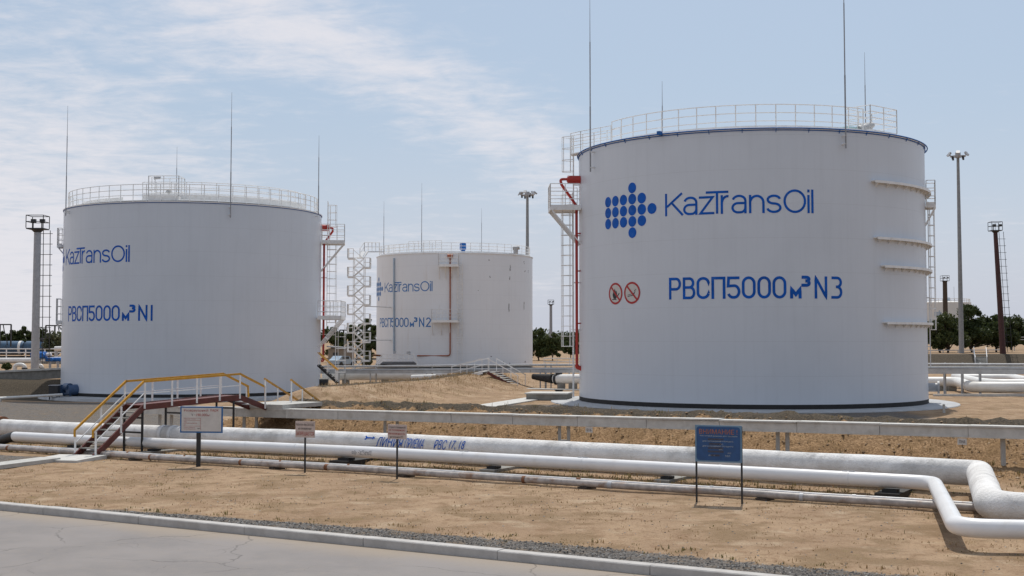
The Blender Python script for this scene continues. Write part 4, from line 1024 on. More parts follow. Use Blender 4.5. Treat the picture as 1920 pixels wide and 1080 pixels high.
# ------------------------------------------------------------------ stair bridge over the pipes
def bridge():
    f = V(-14.25, 43.25, 0.0); d = V(TN[0], TN[1], 0); wv = V(TT[0], TT[1], 0); hw = .42
    d = V(.47, .883, 0).normalized(); wv = V(d.y, -d.x, 0)
    root = thing('stair_bridge', 'brown steel stair bridge with yellow handrails over the white pipes', 'footbridge', f)
    P = lambda s, w, z: d * s + wv * w + V(0, 0, z)
    prof = [(0.0, -.05), (2.25, 1.50), (7.35, 1.64), (8.95, 1.16)]
    for sd in (-1, 1):
        for (a, b) in zip(prof[:-1], prof[1:]):
            m = MB(); m.bar(P(a[0], sd * hw, a[1]), P(b[0], sd * hw, b[1]), .06, .20); m.build('stringer', 'brown_stringer', root)
    dk = MB(); a, b = prof[1], prof[2]; dk.bar(P(a[0] - .05, 0, a[1] + .06), P(b[0] + .05, 0, b[1] + .06), hw * 2 - .07, .03); dk.build('deck', 'brown_stringer', root)
    for k in range(1, 8):
        m = MB(); t = k / 8; m.box(P(2.25 * t, 0, 1.5 * t + .02), (hw * 2 - .065, .25, .035), M=Matrix((wv, d, (0, 0, 1))).transposed()); m.build('tread', 'concrete_dark', root)
    for k in range(1, 4):
        m = MB(); t = k / 4; m.box(P(7.35 + 1.6 * t, 0, 1.64 - .48 * t + .02), (hw * 2 - .065, .25, .035), M=Matrix((wv, d, (0, 0, 1))).transposed()); m.build('tread', 'steel_grey', root)
    for s, z in ((2.2, 1.38), (4.25, 1.44), (7.0, 1.50)):
        for sd in (-1, 1):
            g = f + P(s, sd * hw, 0); m = MB(); m.bar(P(s, sd * hw, ground(g.x, g.y) - .2), P(s, sd * hw, z), .07, .07, (1, 0, 0)); m.build('leg', 'black_paint', root)
        m = MB(); m.bar(P(s, -hw, z - .25), P(s, hw, z - .25), .05, .06); m.build('cross_tie', 'black_paint', root)
        if s < 3: m = MB(); m.bar(P(s, -hw, .62), P(s, hw, .62), .05, .06); m.build('cross_tie', 'black_paint', root)
    h = .77
    for sd in (-1, 1):
        w = sd * hw; hr = MB()
        top = [P(-.06, w, .62), P(-.06, w, h + .06)] + [P(s, w, z + h + .12) for s, z in prof[1:3]] + [P(8.85, w, 1.22 + h), P(8.88, w, 1.0 + h * .75)]
        for a, b in zip(top[:-1], top[1:]):
            dd = (b - a).normalized(); hr.bar(a - dd * .02, b + dd * .02, .055, .075)
        hr.build('handrail', 'yellow_paint', root)
        for s, z0 in ((.02, -.05), (1.15, .72), (2.25, 1.50), (3.6, 1.54), (4.9, 1.575), (6.15, 1.61), (7.3, 1.64), (8.82, 1.19)):
            m = MB(); z1 = (z0 + h + .08) if s > .1 else z0 + h + .06; m.bar(P(s, w + sd * .05, z0 - .05), P(s, w + sd * .05, z1), .055, .055, (1, 0, 0)); m.build('post', 'steel_white', root)
        mr = MB(); mid = [P(.02, w, .42), P(2.25, w, 1.5 + .47), P(7.3, w, 1.64 + .45)]
        for a, b in zip(mid[:-1], mid[1:]): mr.bar(a, b, .025, .03)
        mr.build('mid_rail', 'steel_white', root)
    # concrete landing slab on the crest where the bridge ends
    q = f + P(10.2, .25, 0); z = 1.24
    s = MB(); s.box((0, 0, 0), (2.0, 2.6, .16)); o = s.build('landing_slab', 'concrete'); o.location = (q.x, q.y, z - .02); o.rotation_euler = (0, 0, math.atan2(-d.x, d.y)); tag(o, 'pale concrete slab on the bank crest at the far end of the stair bridge', 'slab')
    s = MB(); s.box((0, 0, 0), (1.9, 1.5, .14)); q = at_z(128, 854, .05); o = s.build('foot_slab', 'concrete_pale'); o.location = (q.x, q.y, .02 - .10); o.rotation_euler = (R_(2), R_(-1), R_(-20)); tag(o, 'pale concrete slab on the sand at the foot of the stair bridge', 'slab')
    a = at_z(95, 861, -.04); b = at_z(-90, 884, -.04); s = MB(); s.bar(a, b, .8, .12); o = s.build('path', 'concrete'); structure(o)
bridge()

def handrail_stair(name, label, top_l, top_r, bot_l, bot_r, n, h, rail, steps, step_mat='concrete', stringer=None, mid=True, rise_name='step'):
    """straight flight between two top and two bottom corners (world points on the ground)"""
    o0 = (top_l + bot_r) / 2; root = thing(name, label, 'stair', o0)
    L = lambda v: v - o0
    for k in range(n):
        t = (k + .5) / n; a = L(top_l.lerp(bot_l, t)); b = L(top_r.lerp(bot_r, t)); m = MB(); dep = (bot_l - top_l).to_2d().length / n
        m.bar(a + V(0, 0, .02), b + V(0, 0, .02), dep * .95, .06); m.build(rise_name, step_mat, root)
    for (A, B) in ((top_l, bot_l), (top_r, bot_r)):
        if stringer: m = MB(); m.bar(L(A) - V(0, 0, .06), L(B) - V(0, 0, .06), .06, .22); m.build('stringer', stringer, root)
        hr = MB(); hr.bar(L(A) + V(0, 0, h), L(B) + V(0, 0, h), .055, .07)
        if mid: hr.bar(L(A) + V(0, 0, h * .55), L(B) + V(0, 0, h * .55), .03, .04)
        hr.build('handrail', rail, root)
        k = max(2, round((B - A).length / 1.3))
        for i in range(k + 1):
            q = L(A.lerp(B, .02 + .96 * i / k)); m = MB(); m.bar(q - V(0, 0, .15), q + V(0, 0, h), .05, .05, (1, 0, 0)); m.build('post', 'steel_white', root)
    return root
handrail_stair('bank_stair', 'concrete steps with yellow handrails down the inner side of the front bank', V(-10.15, 53.0, 1.32), V(-8.95, 52.3, 1.30), V(-9.3, 57.3, .12), V(-8.25, 56.6, .10), 7, .92, 'yellow_paint', 0, 'concrete', mid=False)
tl, tr = at_Y(914, 697, 99.5), at_Y(930, 696, 101.3); bl, br = at_Y(972, 729, 99.5), at_Y(986, 727, 101.3)
handrail_stair('ridge_stair', 'red stair with pale treads down the right side of the middle sand bank', tl, tr, bl, br, 9, 1.0, 'steel_white', 0, 'concrete_pale', 'brown_stringer', mid=False, rise_name='tread')
tl, tr = at_Y(905, 697, 99.5), at_Y(918, 695, 101.8); bl, br = at_Y(846, 712, 99.5), at_Y(862, 708, 101.8)
handrail_stair('ridge_stair', 'white railed stair up the left side of the middle sand bank', tl, tr, bl, br, 7, 1.0, 'steel_white', 0, 'concrete_pale', 'steel_white', mid=True, rise_name='tread')

# ------------------------------------------------------------------ notice boards
def board_thing(name, label, base, yaw, posts, z0, z1, x0, x1, face, edge=None, edge_w=.05, post_r=.04, post_mat='black_paint', dia=0, flat_post=None):
    root = thing(name, label, 'sign', base, rz=R_(yaw))
    b = MB(); b.box(((x0 + x1) / 2, 0, (z0 + z1) / 2), (x1 - x0, .03, z1 - z0)); bo = b.build('board', edge or face, root)
    if edge:
        f = MB()
        if dia:
            r = dia; X0, X1, Z0, Z1 = x0 + edge_w, x1 - edge_w, z0 + edge_w, z1 - edge_w
            pts = [(X1 - r + r * math.cos(R_(a)), Z1 - r + r * math.sin(R_(a))) for a in range(0, 91, 15)] + [(X0 + r + r * math.cos(R_(a)), Z1 - r + r * math.sin(R_(a))) for a in range(90, 181, 15)] + \
                  [(X0 + r + r * math.cos(R_(a)), Z0 + r + r * math.sin(R_(a))) for a in range(180, 271, 15)] + [(X1 - r + r * math.cos(R_(a)), Z0 + r + r * math.sin(R_(a))) for a in range(270, 361, 15)]
            f.add([(x, -.018, z) for x, z in pts], [tuple(range(len(pts)))])
        else: f.box(((x0 + x1) / 2, -.0165, (z0 + z1) / 2), (x1 - x0 - edge_w * 2, .004, z1 - z0 - edge_w * 2))
        f.build('face', face, bo)
    for px_ in posts:
        p = MB()
        if flat_post: p.box((px_, .03, (z0 + .1) / 2 - .1), (flat_post, .05, z0 + .4))
        else: p.box((px_, .035, z1 / 2 - .1), (post_r, .04, z1 + .15))
        p.build('post', post_mat, root)
    return root, bo
def sign_text(bo, lines, y=-.022):
    for s, x0, x1, z0, z1, m in lines:
        t = MB(); text_fit(t, s, x0, x1, z0, z1, lambda u, v: (u, y, v)); t.build('lettering', m, bo)
q = at_z(370, 874, -.03)
root, bo = board_thing('notice_board', 'white notice board with blue border and red heading on one thick black post', q, -6, [0.02], 1.02, 1.83, -.56, .79, 'board_white', 'sign_edge_blue', .045, flat_post=.13)
sign_text(bo, [('Резервуарный', -.44, .33, 1.655, 1.745, 'letter_red'), ('парк', .40, .66, 1.655, 1.745, 'letter_red'), ('V', -.2, -.15, 1.53, 1.61, 'letter_dark'), ('-', -.11, -.08, 1.565, 1.575, 'letter_dark'), ('190.000', -.05, .30, 1.53, 1.61, 'letter_red'), ('м³', .31, .39, 1.53, 1.59, 'letter_red'),
    ('Состав парка', -.44, -.06, 1.425, 1.455, 'letter_red'), ('РВС', -.44, -.34, 1.345, 1.37, 'letter_red'), ('резервуаров', -.44, -.02, 1.295, 1.325, 'letter_red'), ('шт', -.44, -.38, 1.25, 1.275, 'letter_red'), ('Ответственный', -.44, -.09, 1.17, 1.195, 'letter_red'), ('за резервуарный парк', -.44, -.06, 1.12, 1.15, 'letter_red'), ('тел', -.02, .08, 1.135, 1.17, 'letter_dark')])
ln = MB()
for z in (1.47, 1.40, 1.225): ln.box((-.18, -.0205, z), (.54, .003, .006))
ln.box((.09, -.0205, 1.29), (.006, .003, .36)); ln.build('table_lines', 'letter_red', bo)
q = at_z(570.5, 887, -.02)
root, bo = board_thing('notice_board', 'small pinkish notice board with bold red bottom line on a thin black post', q, -22, [0.0], 1.03, 1.50, -.30, .34, 'board_pink')
sign_text(bo, [('Работать без СИЗ ОД', -.27, .31, 1.36, 1.44, 'letter_dark'), ('на резервуаре', -.2, .24, 1.245, 1.31, 'letter_dark'), ('ЗАПРЕЩАЕТСЯ', -.28, .32, 1.07, 1.20, 'letter_red')])
q = at_z(742, 898, 0)
root, bo = board_thing('notice_board', 'small pinkish notice board with four lines of lettering, in front of the blue pipe writing', q, -26, [0.02], 1.10, 1.50, -.26, .34, 'board_pink')
sign_text(bo, [('Ответственный', -.23, .31, 1.40, 1.46, 'letter_dark'), ('за пожарную', -.23, .3, 1.315, 1.37, 'letter_red'), ('безопасность', -.23, .3, 1.225, 1.285, 'letter_red'), ('начальник РП', -.18, .24, 1.135, 1.19, 'letter_dark')])
q = at_z(1348, 943, .0)
root, bo = board_thing('notice_board', 'large blue warning board with orange heading on two thin black legs', q, -22, [-.545, .545], .96, 1.83, -.56, .56, 'board_blue', 'board_rim_blue', .035, dia=.07)
sign_text(bo, [('ВНИМАНИЕ !', -.46, .46, 1.62, 1.735, 'orange_faded'), ('Расчетные данные для тушения', -.44, .46, 1.555, 1.595, 'letter_pale'), ('для охлаждения горящего', -.38, .36, 1.43, 1.465, 'letter_pale'), ('РВС', .02, .12, 1.365, 1.40, 'letter_pale'),
    ('для охлаждения соседнего', -.38, .36, 1.315, 1.35, 'letter_pale'), ('РВС', .02, .12, 1.245, 1.28, 'letter_pale'), ('л/с', .22, .31, 1.165, 1.2, 'letter_pale'), ('ДОТОВ', -.24, -.08, 1.10, 1.135, 'letter_pale'), ('тел', .16, .28, 1.09, 1.13, 'letter_pale')])
st = MB()
for z, w in ((1.50, .38), (1.39, .30), (1.29, .36), (1.21, .38), (1.12, .22)): st.box((-.1 + w * .1, -.0205, z), (w, .003, .045))
st.build('faded_lines', 'faded_brown', bo)

# ------------------------------------------------------------------ well box, paths, odds and ends by the nearest tank
a, b = at_z(990, 751.5, 0), at_z(1072, 750.5, 0)
o = thing('well_box', 'low concrete well box with pale lid beside the nearest tank', 'concrete box', ((a.x + b.x) / 2, (a.y + b.y) / 2 + 1.1, 0), rz=R_(-12))
m = MB(); m.box((0, 0, .19), (2.55, 2.3, .42)); m.build('walls', 'concrete_dark', o); m = MB(); m.box((0, 0, .43), (2.72, 2.5, .08)); m.build('lid', 'concrete_pale', o)
q = at_z(1048, 733, .3); o = thing('inspection_cap', 'small black cap on the ground behind the concrete well box', 'cap', (q.x, q.y, 0)); m = MB(); m.box((0, 0, .17), (.5, .4, .34)); m.build('body', 'black_paint', o); m = MB(); m.box((0, 0, .37), (.6, .5, .06)); m.build('lid', 'bitumen', o)
m = MB(); a, b = at_z(905, 763, .03), at_z(1010, 746, .03); m.bar(a, b, 1.5, .08); structure(m.build('path', 'concrete_pale'))
m = MB(); a, b = at_z(985, 729, .03), at_z(1092, 731, .03); m.bar(a, b, .9, .08); structure(m.build('path', 'concrete_pale'))
q = at_z(1770, 774, .0); o = thing('marker_post', 'short pale stake at the edge of the nearest tank apron', 'stake', (q.x, q.y, 0)); m = MB(); m.bar(V(0, 0, -.2), V(0, 0, .40), .10, .10, (1, 0, 0)); m.build('stake', 'concrete_pale', o); m = MB(); m.lathe([(.07, .40), (.07, .43), (0, .46)], 8); m.build('cap', 'concrete', o)

# ------------------------------------------------------------------ pipe racks and big pipes behind the banks
def rack(name, label, pts, up, deck_h, posts, group=None):
    """steel trestle: two levels of grey pipe, posts down to the ground"""
    o0 = V(pts[0].x, pts[0].y, 0); root = thing(name, label, 'pipe rack', o0, group); L = lambda q: q - o0
    m = MB()
    for a, b in zip(pts[:-1], pts[1:]): m.bar(L(a), L(b), .9, deck_h)
    m.build('tray', 'galv', root)
    d = (pts[-1] - pts[0]); d.z = 0; d.normalize(); e = V(-d.y, d.x, 0)
    for k, (off, dz, r) in enumerate(((-.3, up, .075), (.05, up, .06), (.35, up * .95, .09), (-.38, deck_h * .5 + .06, .06), (.2, deck_h * .5 + .09, .09))):
        m = MB(); m.tube([L(q) + e * off + V(0, 0, dz) for q in pts], r, 8); m.build('rack_pipe', 'galv' if k != 1 else 'pipe_far_white', root)
    for f in posts:
        s = f * (len(pts) - 1); i = min(int(s), len(pts) - 2); q = pts[i].lerp(pts[i + 1], s - i)
        for off in (-.42, .42):
            b = q + e * off; m = MB(); m.bar(L(V(b.x, b.y, ground(b.x, b.y) - .3)), L(b + V(0, 0, up + .1 if off > 0 else -.05)), .10, .10, (1, 0, 0)); m.build('post', 'galv', root)
    return root
pA = [at_Y(597, 698, 112), at_Y(760, 697.5, 108), at_Y(905, 696.5, 103.6), at_Y(1000, 696, 101.2), at_Y(1090, 696, 99.5)]
pB = [at_Y(1735, 696, 91), at_Y(1920, 697, 88.5), at_Y(2100, 698, 86)]
rack('pipe_rack', 'grey pipe trestle crossing in front of the farther tank, behind the middle sand bank', pA, .50, .22, [0.07, .16, .33, .47, .80, .83, .95])
rack('pipe_rack', 'grey pipe trestle at the right edge behind the nearest tank', pB, .50, .34, [0.10, .19, .28, .51, .8], None)
def big_pipe(label, pts, r, mat='pipe_far_white', rad=1.0, name='pipeline'):
    o0 = V(pts[0].x, pts[0].y, 0); root = thing(name, label, 'pipe', o0); m = MB(); m.tube([q - o0 for q in fillet(pts, rad, 8)], r, 20); m.build('pipe', mat, root)
    d = (pts[-1] - pts[0]).normalized(); L = (pts[-1] - pts[0]).length
    for f in (.18, .5, .82):
        q = pts[0].lerp(pts[-1], f) if len(pts) == 2 else pts[0].lerp(pts[1], f)
        m = MB(); m.box(q - o0 + V(0, 0, -r - .2), (.6, .5, .5)); m.build('pipe_block', 'concrete_dark', root)
    return root
big_pipe('large white pipe lying behind the middle sand bank', [at_Y(608, 704, 113.5), at_Y(840, 704.5, 109.5)], .42)
big_pipe('white pipe stub behind the middle sand bank, lower than its neighbour', [at_Y(772, 708, 105.6), at_Y(818, 706.5, 104.8)], .22)
r = big_pipe('white pipe with a black wrapped end, left of the nearest tank', [at_Y(1040, 710.5, 99), at_Y(1110, 710.5, 97)], .36)
m = MB(); a, b = at_Y(1000, 706, 100.5), at_Y(1036, 710, 99.1); o0 = r.location; m.tube([a - o0, b - o0], [.22, .37], 18); m.build('black_wrap', 'bitumen', r)
m = MB(); m.tube([at_Y(1041, 710.5, 98.98) - o0, at_Y(1045, 710.5, 98.9) - o0], .45, 18); m.build('flange', 'black_paint', r)
m = MB(); m.box(at_Y(1048, 702.5, 98.8) - o0, (.5, .4, .3)); m.build('valve_box', 'black_paint', r)
big_pipe('white pipe elbow nearest the camera at the right edge behind the big tank', [at_Y(1730, 716, 97), at_Y(1796, 716, 95.5), at_Y(1822, 726, 88.5), at_Y(2080, 726, 84)], .37, rad=1.6)
big_pipe('white pipe at the right edge running behind the elbowed white pipe', [at_Y(1790, 706, 102), at_Y(1838, 716, 95), at_Y(1870, 719, 92.5), at_Y(2080, 719, 90)], .30, rad=1.2)
big_pipe('farthest of the white pipes at the right edge behind the big tank', [at_Y(1800, 709, 104), at_Y(1900, 709, 101), at_Y(1925, 714, 96), at_Y(2080, 714, 94)], .33, rad=1.2)
o = thing('ground_beam', 'thin pale concrete kerb beam on the sand beyond the nearest tank, right', 'kerb', at_Y(1750, 741, 87)); o0 = o.location; m = MB(); m.bar(V(0, 0, 0), at_Y(2080, 739, 86) - o0, .3, .14); m.build('beam', 'concrete_pale', o)
m = MB(); m.bar(V(0, 0, -.12), at_Y(2080, 739, 86) - o0 + V(0, 0, -.12), .38, .10); m.build('footing', 'concrete', o)
def valve(label, p, col='blue_paint', h=1.5, s=1.0):
    o = thing('valve', label, 'valve', (p.x, p.y, p.z), 'blue valves on the left pipes'); m = MB(); m.tube([V(0, 0, -h), V(0, 0, 0)], .16 * s, 10); m.build('stem', 'steel_grey', o)
    m = MB(); m.tube([V(-.55 * s, 0, 0), V(.55 * s, 0, 0)], .27 * s, 12); m.build('actuator', col, o)
    m = MB(); m.tube([V(.4 * s, -.1, 0), V(.4 * s, -.55 * s, 0)], .17 * s, 10); m.build('motor', col, o)
    m = MB(); m.tube([V(.55 * s, 0, .05), V(.95 * s, 0, .1)], .12 * s, 8); m.build('handwheel', 'steel_white', o)

# ------------------------------------------------------------------ left background: bank edge, pipes, valves, rail wagons
a, b = at_Y(-40, 698.5, 106), at_Y(118, 691, 107); o = thing('edge_kerb', 'pale concrete edging along the top of the bank at the left edge', 'kerb', a); m = MB(); m.bar(V(0, 0, 0), b - a, .5, .16); m.build('beam', 'concrete_pale', o); m = MB(); m.bar(V(0, .1, -.4), b - a + V(0, .1, -.4), .4, .8); m.build('footing', 'concrete_dark', o)
a, b = at_Y(-60, 750, 90), at_Y(116, 740, 97); o = thing('ground_pipe', 'thin white pipe on the gravel leading to the left tank', 'pipe', a); m = MB(); m.tube([V(0, 0, 0), b - a], .10, 10); m.build('pipe', 'pipe_far_white', o); m = MB(); m.box((b - a) * .3 + V(0, 0, -.2), (.4, .4, .3)); m.build('pipe_block', 'concrete', o)
q = at_z(102, 748, -.75); o = thing('crate', 'dark steel box on short legs left of the left tank', 'steel box', q); m = MB(); m.box((0, 0, .62), (.68, .6, .82)); m.build('body', 'tower_dark', o); m = MB(); m.box((0, 0, 1.045), (.74, .66, .04)); m.build('lid', 'steel_grey', o)
for sx in (-.28, .28):
    for sy in (-.24, .24): m = MB(); m.bar(V(sx, sy, -.05), V(sx, sy, .22), .07, .07, (1, 0, 0)); m.build('leg', 'tower_dark', o)
big_pipe('long white pipe in front of the rail wagons, left edge', [at_Y(-60, 676, 140), at_Y(62, 676, 139)], .30)
big_pipe('white pipe to the right of the concrete lamp tower, beside the left tank', [at_Y(76, 675, 136), at_Y(122, 673, 135)], .26)
def hump(label, x0, x1, yb, yt, Y):
    a, b = at_Y(x0, yb, Y), at_Y(x1, yb, Y); c = (a + b) / 2; o = thing('pipe_elbow', label, 'pipe', c); w = (b - a).length / 2; h = at_Y(x0, yt, Y).z - a.z
    m = MB(); r = h * .33; m.tube([V(-w + r, 0, -.3), V(-w + r, 0, h * .3)] + [V((-w + r) * math.cos(t), 0, h * .3 + (h * .7 - r) * math.sin(t)) for t in np.linspace(.2, math.pi - .2, 9)] + [V(w - r, 0, h * .3), V(w - r, 0, -.3)], r, 14); m.build('pipe', 'pipe_far_white', o)
    m = MB(); m.tube([V(w - r, 0, .0), V(w - r, 0, .12)], r * 1.35, 14); m.build('flange', 'black_paint', o)
hump('white pipe elbow dipping into the ground left of the concrete lamp tower', 24, 50, 692, 680, 118)
hump('white pipe elbow just right of the concrete lamp tower foot', 68, 82, 692, 682, 118)
for px, lab in ((73, 'large blue valve beside the foot of the concrete lamp tower'), (94, 'smaller blue valve between the concrete lamp tower and the left tank'), (109, 'blue valve closest to the edge of the left tank')):
    valve(lab, at_Y(px, 666 if px == 73 else 674, 122), h=1.2, s=1.25 if px == 73 else .75)
def rails(name, label, pts, ys, mat='steel_white', posts=4, low=None):
    o = thing(name, label, 'railing', pts[0]); o0 = o.location
    m = MB()
    for dz in ys: m.tube([p - o0 + V(0, 0, dz) for p in pts], .07, 6)
    m.build('rail', mat, o)
    for i in range(posts + 1): q = pts[0].lerp(pts[-1], i / posts) - o0; m = MB(); m.bar(q + V(0, 0, -(low or 1.2)), q + V(0, 0, max(ys)), .1, .1, (1, 0, 0)); m.build('post', mat, o)
rails('pipe_rail', 'two-bar white rail in front of the rail wagons at the left edge', [at_Y(-60, 661, 150), at_Y(120, 661, 150)], (0, .43), posts=5, low=1.0)
q = at_Y(113, 654, 145)
o = thing('insulated_pipe', 'white insulated pipe end above the rail at the left tank edge', 'pipe', q); m = MB(); m.tube([V(-.6, 0, -.0), V(.9, 0, .05)], .28, 14); m.build('pipe', 'pipe_far_white', o); m = MB(); m.tube([V(-.45, 0, -.1), V(-.45, 0, -1.8)], .2, 10); m.build('stand', 'galv', o)

def wagon(label, px0, px1, col, end):
    Y = 232.0; a = at_Y(px0, 652, Y); b = at_Y(px1, 652, Y); L = b.x - a.x; zc = at_Y(px0, 652.5, Y).z; r = at_Y(px0, 639.5, Y).z - zc
    o = thing('tank_wagon', label, 'rail wagon', V((a.x + b.x) / 2, Y, zc - r - 1.4), 'tank wagons on the siding'); h = L / 2
    m = MB(); m.tube([V(-h + .0, 0, r + 1.4), V(-h + .25, 0, r + 1.4), V(h - .25, 0, r + 1.4), V(h, 0, r + 1.4)], [r * .82, r, r, r * .82], 24); m.build('barrel', col, o)
    m = MB(); m.tube([V(h - .75, 0, r + 1.4), V(h - .3, 0, r + 1.4)], r + .04, 24, smooth=False); m.build('end_band', end, o)
    m = MB(); m.box((0, 0, .95), (L + .8, 2.4, .55)); m.build('underframe', 'wagon_black', o)
    m = MB(); m.lathe([(.0, .5), (.5, .45), (.55, 0)], 14, (0, 0, r * 2 + 1.35)); m.build('dome', 'wagon_black', o)
    for sx in (-.7, .7):
        for s2 in (-.9, .9):
            m = MB(); m.tube([V(sx * h + s2, -1.0, .45), V(sx * h + s2, -.8, .45)], .45, 16, smooth=False); m.build('wheel', 'wagon_black', o)
wagon('black and blue tank wagon with a white end band, left edge', -75, 45, 'wagon_blue', 'pipe_far_white')
wagon('grey-ended blue tank wagon half behind the lamp tower', 48, 112, 'wagon_blue', 'wagon_grey')
q = at_Y(-60, 668, 232); o = structure((lambda m: (m.bar(V(-120, 232, q.z - .9), V(-20, 232, q.z - .9), 5, .9), m.build('rail_bed', 'concrete_dark'))[1])(MB()))
m = MB()
for yy in (231.2, 232.8): m.bar(V(-120, yy, -1.0 + q.z + .62), V(-20, yy, -1.0 + q.z + .62), .1, .16)
structure(m.build('rail_track', 'rust'))
def gantry(label, pxs, yt, yb, Y, sag=True):
    a = at_Y(pxs[0], yt, Y); o = thing('loading_gantry', label, 'gantry', a, 'loading gantries over the siding'); m = MB(); b = at_Y(pxs[-1], yt, Y); m.bar(V(0, 0, 0), b - a, .35, .22); m.build('beam', 'tower_dark', o)
    for px in pxs: q = at_Y(px, yt, Y) - a; m = MB(); m.bar(q, V(q.x, q.y, at_Y(px, yb, Y).z - a.z), .22, .22, (1, 0, 0)); m.build('column', 'tower_dark', o)
    for px in pxs[:-1]:
        q = at_Y(px + 6, yt, Y) - a; w = (at_Y(px + 12, yt, Y) - at_Y(px, yt, Y)).x; m = MB(); m.tube([q, q + V(w * .2, 0, -1.2), q + V(w * .6, 0, -2.4), q + V(w * .7, 0, -3.6)], .09, 5); m.build('filling_arm', 'tower_dark', o)
gantry('dark loading gantry frame above the wagons at the left edge', [-30, 0, 21], 608.5, 650, 226)
gantry('dark loading gantry frame between the lamp tower and the left tank', [86, 103, 122], 610.5, 650, 226)
gantry('small dark gantry frame seen between the left tank and the stair tower', [637, 645, 662], 619, 660, 240)

# ------------------------------------------------------------------ masts and towers
def cage_tower(name, label, foot, top_z, r0, r1, mat, plat=1.3, ladder=1, rod=0, lean=0.0):
    o = thing(name, label, 'tower', foot); H = top_z - foot.z; m = MB(); m.tube([V(0, 0, -.5), V(-lean * .5, 0, H * .5), V(-lean, 0, H)], [r0, (r0 + r1) / 2, r1], 14); m.build('pole', mat, o)
    pf = MB(); c = V(-lean, 0, H); w = plat
    pf.box(c + V(0, 0, .03), (2 * w, 2 * w, .10)); pf.tube([c + V(0, 0, -.28), c], [r1 * 1.05, w * .8], 8); po = pf.build('platform', 'tower_dark', o)
    g = MB(); cs = [c + V(x, y, .08) for x, y in ((-w, -w), (w, -w), (w, w), (-w, w), (-w, -w))]; line_rail(g, cs, 1.15, .035, (.5, 1.0), step=2.6); g.build('guard_rail', 'tower_dark', po)
    for dx in (-.35, .45):
        l = MB(); l.tube([c + V(dx, -.2, .1), c + V(dx, -.2, .8)], .06, 6); l.box(c + V(dx + .1, -.35, .75), (.4, .35, .3)); l.build('floodlight', 'tower_dark', po)
    if rod: l = MB(); l.tube([c, c + V(0, 0, rod)], .03, 5); l.build('lightning_rod', 'rod_metal', o)
    if ladder:
        l = MB(); x0 = r1 + .22; dx = lambda z: -lean * z / H
        for s in (0, .62): l.tube([V(x0 + s + .12, 0, .4), V(x0 + s - lean, 0, H - .1)], .035, 5)
        z = .8
        while z < H - .3: l.tube([V(x0 - .25 + dx(z), 0, z), V(x0 + .85 + dx(z), 0, z)], .028, 5); z += .95
        l.build('ladder', 'tower_dark', o)
    return o
f = at_Y(65.5, 690, 117); cage_tower('lamp_tower', 'grey concrete lamp tower with caged ladder left of the left tank', f, at_Y(70, 430, 117).z, .36, .31, 'steel_grey', .78, 1)
f = at_Y(1881, 665, 178); cage_tower('lamp_tower', 'dark red lattice-topped tower leaning slightly at the right edge', f, at_Y(1866, 433, 178).z, .42, .28, 'tower_red', .73, 1, rod=1.1, lean=.75)
f = at_Y(1774, 660, 300); cage_tower('lamp_tower', 'small far brown lamp tower above the dark trees', f, at_Y(1774.5, 527, 300).z, .62, .5, 'bark', .8, 0)
f = at_Y(1033, 640, 350); cage_tower('lamp_tower', 'tiny far lamp tower above the bushes left of the nearest tank', f, at_Y(1032, 571, 350).z, .42, .36, 'rod_metal', .8, 0)
def flood_mast(label, foot, top_z, r0, r1, seed=1, rise=.0, scale=1.0):
    o = thing('floodlight_mast', label, 'light mast', foot); H = top_z - foot.z; m = MB(); m.tube([V(0, 0, -.5), V(0, 0, H)], [r0 * .92, r1 * .85], 14); m.build('pole', 'mast_steel', o)
    m = MB(); s = scale; m.tube([V(.75 * s * math.cos(t), .75 * s * math.sin(t), H - .1) for t in np.linspace(0, 2 * math.pi, 13)[:-1]], .07, 6, closed=True)
    for t in (0, 1.57): m.tube([V(-.75 * s * math.cos(t), -.75 * s * math.sin(t), H - .1), V(.75 * s * math.cos(t), .75 * s * math.sin(t), H - .1)], .06, 6)
    m.tube([V(0, 0, H - .3), V(0, 0, H + .45)], .28 * s, 10); m.build('lamp_ring', 'steel_grey', o)
    rr = random.Random(seed)
    for k in range(6):
        a = 2 * math.pi * k / 6 + .2; c = V(.98 * s * math.cos(a), .98 * s * math.sin(a), H + (.16 if k % 2 else .34)); l = MB(); M = Matrix.Rotation(a, 3, 'Z') @ Matrix.Rotation(R_(62 if k % 2 else 40), 3, 'Y'); l.box(c, (.46 * s, .36 * s, .14), M=M); l.bar(c, V(.72 * s * math.cos(a), .72 * s * math.sin(a), H - .1), .08, .08); f_ = l.build('floodlight', 'steel_grey', o)
        g = MB(); g.box(c + M @ V(0, 0, -.09), (.38 * s, .29 * s, .02), M=M); g.build('lens', 'lamp_glass', f_)
    for k in range(4): a = 2 * math.pi * k / 4 + .4; l = MB(); l.tube([V(.7 * s * math.cos(a), .7 * s * math.sin(a), H - .1), V(.7 * s * math.cos(a), .7 * s * math.sin(a), H - .55)], .14, 8); l.build('junction_box', 'tower_dark', o)
flood_mast('tall tapering floodlight mast in front of the dark trees, right', at_Y(1803, 668, 183), at_Y(1795, 292, 183).z, .40, .23, 1, scale=1.4)
flood_mast('floodlight mast rising behind the farther weathered tank', at_Y(989, 660, 205), at_Y(987, 365, 205).z, .40, .24, 2, scale=1.35)

